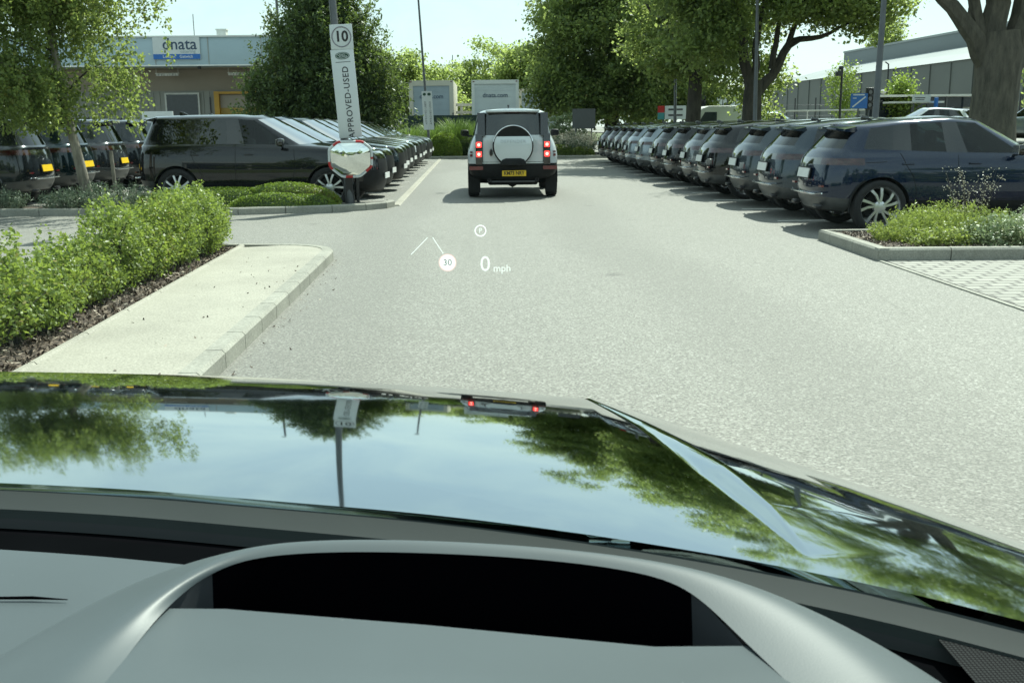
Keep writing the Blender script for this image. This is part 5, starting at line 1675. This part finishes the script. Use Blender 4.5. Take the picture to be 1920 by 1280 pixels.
# cars out on the road to the right
for (x, y, z, rz, pp, lab) in [(16.6, 60, .62, 8, P_LBLUE, 'pale blue car passing on the road beyond the forked plane tree'), (21.2, 50, .62, 175, P_WHITE, 'white car on the road below the blue road sign'),
                               (15.2, 64, .62, 6, P_DGREY, 'dark car on the road behind the forked plane trunk'), (24.6, 55.0, .62, 178, P_SILVER, 'silver car passing the bus shelter'), (22.6, 42, .62, 100, P_LSIL, 'pale silver car parked right of the thick tree trunk')]:
    c = copy_tree(p0); c.location = (x, y, z); c.rotation_euler = (0, 0, R(rz)); c['label'] = lab; c['group'] = 'cars on the road at the right'
    repaint(c, P_NAVY, pp)

# --- the square white off-roader on the lane, brake lights on
d0 = empty('off_road_car', (.52, 24.55, 0), 'boxy pale off-road car with covered spare wheel and lit brake lights on the lane', 'car', None, R(90))
make_suv('boxy', d0, P_DEF, rim_mat=M_RIMD, rim_style=(6, False, 0))
def brake():
    t = NT('brake_lamp')
    p = t.principled((.6, .01, .012), .2, emit=(1.0, .035, .03), estr=2.6)
    return t.done(p)
M_BRAKE = brake()
def bcore():
    t = NT('brake_core')
    return t.done(t.principled((.8, .2, .2), .3, emit=(1.0, .32, .26), estr=3.0))
M_CORE = bcore()
rx = -2.30
for s in (1, -1):
    m = MB(); m.box((rx + .035, s * .735, 1.06), (.10, .145, .66)); lp = part(m, 'light_panel', M_GLOSS, d0, bevel=.008)
    m = MB(); m.prism([(rx + .06, 1.34), (rx - .012, 1.34), (rx + .085, 1.83), (rx + .14, 1.83)], s * .60, s * .76, 'Y'); part(m, 'corner_pillar', M_GLOSS, d0)
    for z in (1.155, .955):
        m = MB(); m.bbox((rx - .022, s * .735, z), (.03, .115, .115), .02); bl = part(m, 'brake_light', M_BRAKE, d0)
        m = MB(); m.lathe([(0, -.046), (.030, -.044), (.036, -.038), (.018, -.036), (0, -.036)], 12, 'X', (rx + .006, s * .735, z)); part(m, 'lamp_core', M_CORE, bl)
    for z, hh in ((1.0, .03), (.93, .05)):
        m = MB(); m.box((rx + .13, s * .905, z), (.05, .055, hh)); part(m, 'side_marker', M_REDLENS, d0)
    m = MB(); m.box((rx + .03, s * .80, .66), (.05, .30, .08)); part(m, 'reflector', M_REDLENS, d0)
    m = MB(); m.box((-1.95, s * .84, .30), (.02, .24, .36)); part(m, 'mud_flap', M_UNDER, d0)
    m = MB(); m.lathe([(.0, .0), (.040, .0), (.045, -.12), (.038, -.12), (.034, 0)], 16, 'X', (rx + .12, s * .52, .40)); part(m, 'exhaust_tip', M_RIMD, d0)
# spare wheel with its cover: black rim ring, pale face cut straight across the top
sw = MB(); sw.lathe([(0, -.02), (.40, -.02), (.435, -.05), (.44, -.12), (.432, -.19), (.415, -.205), (.405, -.20), (0, -.20)], 56, 'X', (rx, 0, 1.13))
sp = part(sw, 'spare_wheel', M_TRIM, d0, 35)
poly = []
for q in range(65):
    a = 2 * PI * q / 64
    y, z = math.cos(a) * .408, math.sin(a) * .408
    poly.append((y, 1.13 + min(z, .20)))
sw = MB(); sw.prism(poly[:-1], rx - .222, rx - .200, 'X'); part(sw, 'spare_cover', P_DEF, sp, bevel=.006)
sw = MB(); sw.tube([(rx - .19, math.cos(R(a)) * .425, 1.13 + math.sin(R(a)) * .425) for a in range(12, 169, 6)], .016, 6); part(sw, 'cover_edge', M_CHROME, sp)
sw = MB(); sw.prism([(-.30, .72), (.30, .72), (.24, .84), (.16, .87), (-.16, .87), (-.24, .84)], rx - .24, rx - .05, 'X'); part(sw, 'spare_bracket', M_TRIM, d0, bevel=.01)
FACE_R = Matrix(((0, 0, -1, 0), (-1, 0, 0, 0), (0, 1, 0, 0), (0, 0, 0, 1)))    # readable from behind the car
M_EMB = simple('embossed_letters', (.34, .38, .40), .4)
text_mesh('lettering', 'DEFENDER', .095, M_EMB, sp, at((rx - .2235, 0, 1.22), FACE_R), .002, spacing=1.25)
sw = MB(); sw.box((rx - .02, 0, .545), (.03, .56, .125)); part(sw, 'plate_recess', M_TRIM, d0)
sw = MB(); sw.box((rx - .045, -.02, .545), (.012, .52, .122)); npl = part(sw, 'number_plate', M_YPLATE, d0)
text_mesh('lettering', 'KM73 NRY', .112, M_INK, npl, at((rx - .053, -.02, .545), FACE_R), .002, sx=.84, spacing=1.0, bold=.02)
sw = MB(); sw.bbox((rx + .05, 0, .365), (.05, .95, .035), .012); part(sw, 'tow_bar', M_GREYBUMP, d0)
sw = MB()
sw.tube([(-1.44, -.8, .36), (-1.44, -.14, .34), (-1.44, 0, .32), (-1.44, .14, .34), (-1.44, .8, .36)], [.06, .07, .13, .07, .06], 10); part(sw, 'axle', M_UNDER, d0)
sw = MB(); sw.bbox((rx + .42, 0, .34), (.40, 1.1, .12), .05); part(sw, 'silencer', M_UNDER, d0)
m = MB()
for q in range(9):
    u = -1 + q / 4; m.box((rx - .006, .475, .99 + u * .075), (.02, .06 * math.sqrt(max(0, 1 - u * u)) + .012, .012))
part(m, 'tailgate_vent', M_TRIM, d0)
m = MB(); m.bbox((rx + .06, 0, 1.862), (.20, 1.16, .05), .02); part(m, 'roof_spoiler', P_DEF, d0)
m = MB(); m.box((rx + .03, 0, 1.838), (.03, .30, .018)); part(m, 'high_brake_lamp', M_REDLENS, d0)
m = MB(); m.prism([(-1.75, 1.92), (-1.55, 1.92), (-1.66, 2.0), (-1.72, 2.0)], -.02 + .08, .02 + .08, 'Y'); part(m, 'roof_aerial', M_GLOSS, d0)

# rear wiper and the seams of the side-hinged tailgate
m = MB(); m.tube([(-2.262, .10, 1.40), (-2.225, -.05, 1.60), (-2.19, -.12, 1.76)], [.012, .009, .006], 6); part(m, 'rear_wiper', M_TRIM, d0)
from mathutils.bvhtree import BVHTree as _BV
_bd = [o for o in kids(d0) if o.name.split('.')[0] == 'body'][0]
_bv = _BV.FromPolygons([v.co for v in _bd.data.vertices], [p.vertices[:] for p in _bd.data.polygons])
for L in ([(.655, z) for z in np.linspace(.78, 1.32, 10)], [(-.655, z) for z in np.linspace(.78, 1.32, 10)], [(y, .785) for y in np.linspace(-.655, .655, 14)]):
    pts = []
    for y, z in L:
        h = _bv.ray_cast(Vector((-3.2, y, z)), Vector((1, 0, 0)))
        if h[0] is not None and h[0].x < -1.9: pts.append(h[0])
    if len(pts) > 2:
        m = MB(); m.tube(pts, .005, 4); part(m, 'panel_gap', M_UNDER, d0)
# ------------------------------------------------------------------ the car we sit in
own = empty('car', (-.38, .9, 0), 'car we look out of: black bonnet, clear windscreen and grey dashboard in the foreground', 'car')
OM = Matrix.Translation((.38, -.9, 0))
def OB(o):
    o.data.transform(OM); return o
def bonnet_mat():
    t = NT('bonnet_black_paint')
    v = t.coord()
    n = t.noise(v, 2.2, 6, .6)
    rg = t.ramp(n, [(.4, .03), (.8, .07)])
    p = t.principled((.43, .49, .50), rg, 1.0, .5, .35, .03)
    p.inputs['Coat IOR'].default_value = 1.6
    return t.done(p)
M_BONNET = bonnet_mat()
def interp(x, pts): return float(np.interp(x, [p[0] for p in pts], [p[1] for p in pts]))
YN = [(-1.7, 1.42), (-1.2, 1.405), (-.675, 1.335), (-.464, 1.296), (-.33, 1.258), (-.084, 1.194), (.109, 1.121), (.33, 1.015), (.511, .892), (.65, .76), (.9, .45)]
YF = [(-1.7, 2.50), (-1.2, 2.459), (-.8, 2.40), (-.4, 2.288), (-.15, 2.215), (.2, 2.10), (.33, 2.03), (.44, 1.95), (.55, 1.82), (.66, 1.62), (.736, 1.42), (.80, 1.17), (.86, .82), (.9, .5)]
def smooth_curve(pts, x):
    # average of nearby linear samples: a rounded polyline
    return sum(interp(x + d, pts) * w for d, w in ((-.12, .1), (-.06, .22), (0, .36), (.06, .22), (.12, .1)))
def yn(x): return smooth_curve(YN, x)
def yf(x): return smooth_curve(YF, x)
CR = [(.9, .37, 0.0), (1.05, .350, .000), (1.13, .342, .008), (1.20, .336, .015), (1.38, .313, .024), (1.746, .266, .013), (2.06, .208, .006), (2.3, .165, .005)]
def crease(x, y):
    ys = [c[0] for c in CR]
    xc = float(np.interp(y, ys, [c[1] for c in CR])); w = float(np.interp(y, ys, [c[2] for c in CR])) 
    h = w * .66
    u = (x - xc) / max(w * 2.0, .004) + .5
    u = min(1, max(0, u))
    s = u * u * (3 - 2 * u)
    f = h * s
    if x > xc: f -= h * min(1, (x - xc) / .16) * .92
    return f
def bonnet_z(x, y, d, t):
    z = 1.060 - (.018 * d + .080 * d * d)
    # the right side rolls over towards the wing
    e = max(0.0, x - .30)
    z -= .10 * e * e * max(0.0, t)
    return z + crease(x, y)
nx, ny = 250, 150
vs, fs = [], []
xs = np.concatenate([np.linspace(-1.7, .02, 70), np.linspace(.03, .48, 130), np.linspace(.49, .88, 50)])
for i, x in enumerate(xs):
    a, b_ = yn(x), yf(x)
    for j in range(ny):
        t = j / (ny - 1)
        t = t ** .92
        y = a + (b_ - a) * t
        dd = (y - a) * (1.0 if x < .2 else 1.0 + .9 * (x - .2))
        vs.append((x, y, bonnet_z(x, y, dd, t)))
    zl = vs[-1][2]
    for q, (dy, dz) in enumerate(((.006, .0018), (.013, .006), (.020, .014), (.026, .030), (.028, .06), (.02, .20))):
        k = 1.0
        vs.append((x + (dy if x > .3 else 0), b_ + dy, zl - dz))
m_ = ny + 6
for i in range(len(xs) - 1):
    for j in range(m_ - 1):
        fs.append((i * m_ + j, (i + 1) * m_ + j, (i + 1) * m_ + j + 1, i * m_ + j + 1))
mb = MB(); mb.add(vs, fs, 0, True)
OB(mb.build('bonnet', M_BONNET, own, 60))
# bonnet front face, wings and what carries them, so the car is not a floating skin
mb = MB()
pl = [(x, yf(x) - .03) for x in np.linspace(-1.55, .84, 40)] + [(.86, .3), (-1.6, .3)]
mb.prism(pl, .25, .78)
OB(mb.build('lower_body', M_BONNET, own))
mb = MB(); 
for sx in (-1.45, .70):
    for yy in (1.55,):
        mb2 = MB(); mb2.lathe([(0, -.12), (.24, -.12), (.36, -.10), (.37, 0), (.36, .10), (.24, .12), (0, .12)], 28, 'X', (sx, yy, .37))
        OB(mb2.build('wheel', M_TYRE, own))
# scuttle between the bonnet and the glass
M_SCUT = simple('scuttle_plastic', (.036, .042, .042), .7, vary=.06, scale=8, spec=.1)
vs, fs = [], []
xs2 = np.linspace(-1.6, .86, 60)
for x in xs2:
    a = yn(x)
    vs += [(x, a - .004, 1.052), (x, a - .03, 1.045), (x, a - .048, 1.042), (x, a - .060, 1.02)]
for i in range(len(xs2) - 1):
    for j in range(3): fs.append((i * 4 + j, i * 4 + 4 + j, i * 4 + 5 + j, i * 4 + 1 + j))
mb = MB(); mb.add(vs, fs, 0, True); OB(mb.build('scuttle', M_SCUT, own))
# windscreen: raked, gently curved pane with a dark printed border at its foot
M_SCREEN = NT('windscreen_glass')
t = M_SCREEN
tr = t.new('BsdfTransparent'); tr.inputs['Color'].default_value = (.845, .95, .895, 1)
gl = t.new('BsdfGlossy'); gl.inputs['Roughness'].default_value = .0
gl.inputs['Color'].default_value = (.85, .98, .95, 1)
ms = t.new('MixShader'); sm = t.new('Math', operation='MULTIPLY'); sm.inputs[1].default_value = .11
t.link(schlick(t, .05), sm.inputs[0]); t.link(sm.outputs[0], ms.inputs[0]); t.link(tr.outputs[0], ms.inputs[1]); t.link(gl.outputs[0], ms.inputs[2])
M_SCREEN = t.done(ms)
vs, fs = [], []
nu, nv = 40, 20
for i in range(nu + 1):
    x = -1.5 + 2.3 * i / nu
    for j in range(nv + 1):
        v = j / nv
        z = 1.035 + .78 * v
        y = yn(x) - .062 - (z - 1.035) * 1.36 + .03 * math.sin(PI * v)
        vs.append((x * (1 - .12 * v) - .045 * v, y, z))
for i in range(nu):
    for j in range(nv): fs.append((i * (nv + 1) + j, (i + 1) * (nv + 1) + j, (i + 1) * (nv + 1) + j + 1, i * (nv + 1) + j + 1))
mb = MB(); mb.add(vs, fs, 0, True); ws = OB(mb.build('windscreen', M_SCREEN, own))
# head-up read-out: it hangs in the air over the bonnet, about 2.4 m ahead
def hud(name, col, st):
    t = NT(name)
    e = t.new('Emission'); e.inputs['Color'].default_value = (*col, 1); e.inputs['Strength'].default_value = st
    tr = t.new('BsdfTransparent')
    ms = t.new('MixShader'); ms.inputs[0].default_value = .58
    t.link(tr.outputs[0], ms.inputs[1]); t.link(e.outputs[0], ms.inputs[2])
    return t.done(ms)
M_HUD = hud('head_up_white', (.95, 1.0, .97), 1.0)
M_HUDR = hud('head_up_red', (1.0, .70, .66), .8)
M_HUDD = simple('head_up_grey', (.10, .11, .11), .8, spec=0.0)
D = 1.27
HK = D / 2.4
def hp(x, z): return (x * HK, 1.53 + (z - 1.53) * HK)
def hudtext(body, size, x, z, mat=M_HUD, dy=0.0):
    x, z = hp(x, z); o = text_mesh('head_up_digits', body, size * HK, mat, ws, at((x, D + dy, z)), 0.0); return OB(o)
hudtext('P', .016, -.0225, 1.2905)
mb = MB(); c0, c1 = hp(-.0225, 1.2905); mb.tube([(c0 + .0125 * HK * math.cos(2 * PI * q / 28), D, c1 + .0125 * HK * math.sin(2 * PI * q / 28)) for q in range(29)], .0007, 5, cap=False); OB(mb.build('head_up_ring', M_HUD, ws))
hudtext('0', .052, -.0125, 1.2100)
hudtext('mph', .024, .0275, 1.2000)
mb = MB(); c0, c1 = hp(-.1020, 1.2160); mb.prism([(c0 + .0185 * HK * math.cos(2 * PI * q / 36), c1 + .0185 * HK * math.sin(2 * PI * q / 36)) for q in range(36)], D, D + .0005, 'Y'); OB(mb.build('head_up_disc', M_HUD, ws))
mb = MB(); mb.tube([(c0 + .0195 * HK * math.cos(2 * PI * q / 36), D - .001, c1 + .0195 * HK * math.sin(2 * PI * q / 36)) for q in range(37)], .0008, 5, cap=False); OB(mb.build('head_up_ring', M_HUDR, ws))
hudtext('30', .0215, -.1020, 1.2160, M_HUDD, -.003)
for a, b_ in (((-.188, 1.236), (-.148, 1.276)), ((-.136, 1.276), (-.1115, 1.237))):
    mb = MB(); a, b_ = hp(*a), hp(*b_); mb.tube([(a[0], D, a[1]), (b_[0], D, b_[1])], .00042, 5); OB(mb.build('head_up_line', M_HUD, ws))

# dashboard
def dash_mat(name, col, rough=.42):
    t = NT(name)
    v = t.coord()
    f = t.noise(v, 700, 2.0); n = t.noise(v, 3.0, 5.0)
    c = t.ramp(n, [(.3, [x * .92 for x in col]), (.7, [x * 1.08 for x in col])])
    d = t.noise(v, 160, 1.0, .3)
    c = t.mix(t.ramp(d, [(.83, 0.0), (.87, .15)]), c, (.5, .52, .5))
    return t.done(t.principled(c, rough, 0, .4, normal=t.bump(f, .12, .0006)))
M_DASH = dash_mat('dash_soft_grey', (.066, .083, .090), .46)
M_DASHW = dash_mat('well_side_grey', (.035, .040, .045), .6)
M_DASHD = simple('dash_black', (.003, .0034, .004), .9, spec=0.0)
def dots():
    t = NT('dotted_border')
    v = t.coord()
    vo = t.new('TexVoronoi'); vo.inputs['Scale'].default_value = 260; vo.inputs['Randomness'].default_value = 0.0; t.link(v, vo.inputs['Vector'])
    c = t.ramp(vo.outputs['Distance'], [(.30, (.030, .033, .033)), (.42, (.006, .006, .007))])
    return t.done(t.principled(c, .8, 0, .05))
M_GRILLE = dots()
# main panel, running up to a black strip under the glass
vs, fs = [], []
xs2 = np.linspace(-1.5, .85, 60)
for x in xs2:
    a = yn(x) - .058
    vs += [(x, a + .004, 1.018), (x, a - .085, 1.020), (x, a - .100, 1.028)]
    
for i in range(len(xs2) - 1):
    for j in range(2): fs.append((i * 3 + j, i * 3 + 3 + j, i * 3 + 4 + j, i * 3 + 1 + j))
mb = MB(); mb.add(vs, fs, 0, True); OB(mb.build('demister_strip', M_DASHD, own))
vs, fs = [], []
for x in xs2:
    a = yn(x) - .155
    vs += [(x, a, 1.031), (x, a - .004, 1.036), (x, a - .15, 1.034), (x, a - .35, 1.026), (x, a - .62, .99), (x, a - .68, .92), (x, a - .66, .60)]
for i in range(len(xs2) - 1):
    for j in range(6): fs.append((i * 7 + j, i * 7 + 7 + j, i * 7 + 8 + j, i * 7 + 1 + j))
mb = MB(); mb.add(vs, fs, 0, True); dsh = OB(mb.build('dashboard', M_DASH, own, 50))
mb = MB(); mb.tube([(-.62, 1.03, 1.037), (-.50, 1.025, 1.038), (-.46, 1.02, 1.0375)], [.001, .0018, .0005], 6); OB(mb.build('dash_seam', M_DASHD, dsh))
mb = MB()
mb.add([(.43, .93, 1.0395), (.60, .80, 1.0395), (.60, .50, 1.031), (.47, .60, 1.033), (.43, .80, 1.038)], [(0, 1, 2, 3, 4)]); OB(mb.build('speaker_grille', M_GRILLE, dsh))

# instrument hood with the deep read-out well in its top
L0 = [(-.56, .35, 1.00), (-.55, .70, 1.03), (-.475, .93, 1.035), (-.385, 1.06, 1.035), (-.29, 1.075, 1.035), (-.12, 1.045, 1.035), (.05, 1.005, 1.035), (.20, .96, 1.035), (.32, .90, 1.035), (.40, .80, 1.035), (.45, .68, 1.03), (.50, .35, 1.0)]
L1 = [(-.40, .30, 1.10), (-.385, .62, 1.108), (-.345, .80, 1.115), (-.298, .905, 1.122), (-.245, .948, 1.130), (-.12, .946, 1.133), (.03, .922, 1.133), (.15, .888, 1.132), (.232, .850, 1.128), (.293, .775, 1.118), (.332, .65, 1.108), (.36, .30, 1.10)]
L1b = [(-.355, .32, 1.112), (-.350, .62, 1.117), (-.322, .79, 1.122), (-.281, .885, 1.130), (-.236, .932, 1.1365), (-.12, .934, 1.139), (.03, .911, 1.139), (.14, .877, 1.138), (.205, .838, 1.134), (.262, .765, 1.124), (.300, .65, 1.113), (.32, .32, 1.11)]
L2 = [(-.302, .36, 1.110), (-.302, .64, 1.112), (-.301, .835, 1.112), (-.268, .895, 1.124), (-.225, .918, 1.130), (-.12, .918, 1.132), (.03, .896, 1.132), (.13, .864, 1.131), (.176, .832, 1.128), (.205, .757, 1.113), (.25, .62, 1.110), (.27, .36, 1.108)]
M_WELL = simple('well_black', (.002, .002, .003), .9, spec=0.0)
def loops_mesh(name, loops, mat, close=False, lev=2):
    n = len(loops[0]); vs, fs = [], []
    for L in loops: vs += L
    for k in range(len(loops) - 1):
        for i in range(n if close else n - 1):
            j = (i + 1) % n
            fs.append((k * n + i, k * n + j, (k + 1) * n + j, (k + 1) * n + i))
    me = bpy.data.meshes.new('t'); me.from_pydata(vs, [], fs)
    o = bpy.data.objects.new('t', me); COL.objects.link(o)
    md = o.modifiers.new('s', 'SUBSURF'); md.levels = lev; md.render_levels = lev
    bpy.context.view_layer.update()
    m2 = bpy.data.meshes.new_from_object(o.evaluated_get(bpy.context.evaluated_depsgraph_get()))
    bpy.data.objects.remove(o); bpy.data.meshes.remove(me)
    m2.polygons.foreach_set('use_smooth', [True] * len(m2.polygons))
    m2.materials.clear()
    return OB(link_mesh(name, m2, mat, own))
hood = loops_mesh('instrument_hood', [L0, [(a[0] * .65 + b_[0] * .35, a[1] * .65 + b_[1] * .35, a[2] * .45 + b_[2] * .55) for a, b_ in zip(L0, L1)], L1, L1b, L2], M_DASH, False, 3)
# the flat top in front of the well, down to the well's near edge
well = [(-.299, .838), (-.262, .892), (-.222, .914), (-.12, .914), (.03, .892), (.126, .861), (.172, .828), (.200, .757)]
near = [(-.306, .838), (-.24, .834), (-.06, .797), (.13, .752), (.214, .750)]
mb = MB()
vt = [(x, y + .006, 1.1125) for x, y in near]
vb = [(x * 1.0 - .0, .30, 1.108) for x, y in [(-.33, 0), (-.24, 0), (-.06, 0), (.13, 0), (.31, 0)]]
vm = [(x, .62, 1.1125) for x in (-.325, -.24, -.06, .13, .292)]
vd = [(x, y + .010, 1.108) for x, y in near]
ve = [(x, y + .011, 1.00) for x, y in near]
allv = vb + vm + vt + vd
mb.add(allv, [(r * 5 + c, r * 5 + c + 1, (r + 1) * 5 + c + 1, (r + 1) * 5 + c) for r in range(3) for c in range(4)], 0, True)
OB(mb.build('hood_top_pad', M_DASH, own, 60))
mb = MB()
top = [(-.300, .838, 1.1115), (-.266, .894, 1.123), (-.224, .917, 1.1295), (-.12, .917, 1.1315), (.03, .895, 1.1315), (.128, .863, 1.1305), (.174, .831, 1.1275), (.203, .757, 1.1125)]
bot = [(-.275, .80, 1.0), (-.268, .885, 1.0), (-.258, .905, 1.0), (-.12, .905, 1.0), (.03, .885, 1.0), (.135, .850, 1.0), (.178, .815, 1.0), (.19, .757, 1.0)]
n_ = len(top)
mid = [tuple(a[k] * .5 + b_[k] * .5 for k in range(3)) for a, b_ in zip(top, bot)]
mb.add(top + mid + bot, [(r * n_ + i, r * n_ + i + 1, (r + 1) * n_ + i + 1, (r + 1) * n_ + i) for r in range(2) for i in range(n_ - 1)], 0, True)
for i, f in enumerate(mb.f):
    c = i % (n_ - 1)
    mb.mi[i] = 1 if 1 <= c <= 5 else 0
mb.add(ve + vd, [(c, c + 1, 5 + c + 1, 5 + c) for c in range(4)], 1)
mb.add([(-.31, .75, 1.0), (.21, .70, 1.0), (.21, .95, 1.0), (-.31, .95, 1.0)], [(0, 1, 2, 3)], 1)
OB(mb.build('read_out_well', [M_DASHW, M_WELL], own, 60, recalc=False))

# unseen cabin shell added around the driver, keeps the sky off the dashboard
M_LINER = simple('cabin_lining', (.06, .06, .058), .9, spec=.1)
mb = MB(); mb.prism([(-1.22, .02), (-.80, .10), (.05, .06), (.46, -.06), (.50, -2.3), (-1.26, -2.3)], 1.745, 1.79)
OB(mb.build('roof', M_BONNET, own, bevel=.01))
mb = MB(); mb.prism([(-1.20, .0), (-.80, .08), (.05, .04), (.44, -.08), (.48, -2.28), (-1.24, -2.28)], 1.725, 1.742)
OB(mb.build('headlining', M_LINER, own))
for x0 in (-1.36, .60):
    mb = MB(); mb.box((x0, -.9, .70), (.08, 2.6, .72)); OB(mb.build('door', M_LINER, own))
mb = MB(); mb.box((-.38, -2.25, 1.0), (1.8, .08, 1.4)); OB(mb.build('tailgate', M_LINER, own))
mb = MB(); mb.bbox((-.38, -1.25, .85), (1.5, .25, .9), .08); OB(mb.build('rear_bench', M_SEAT, own))
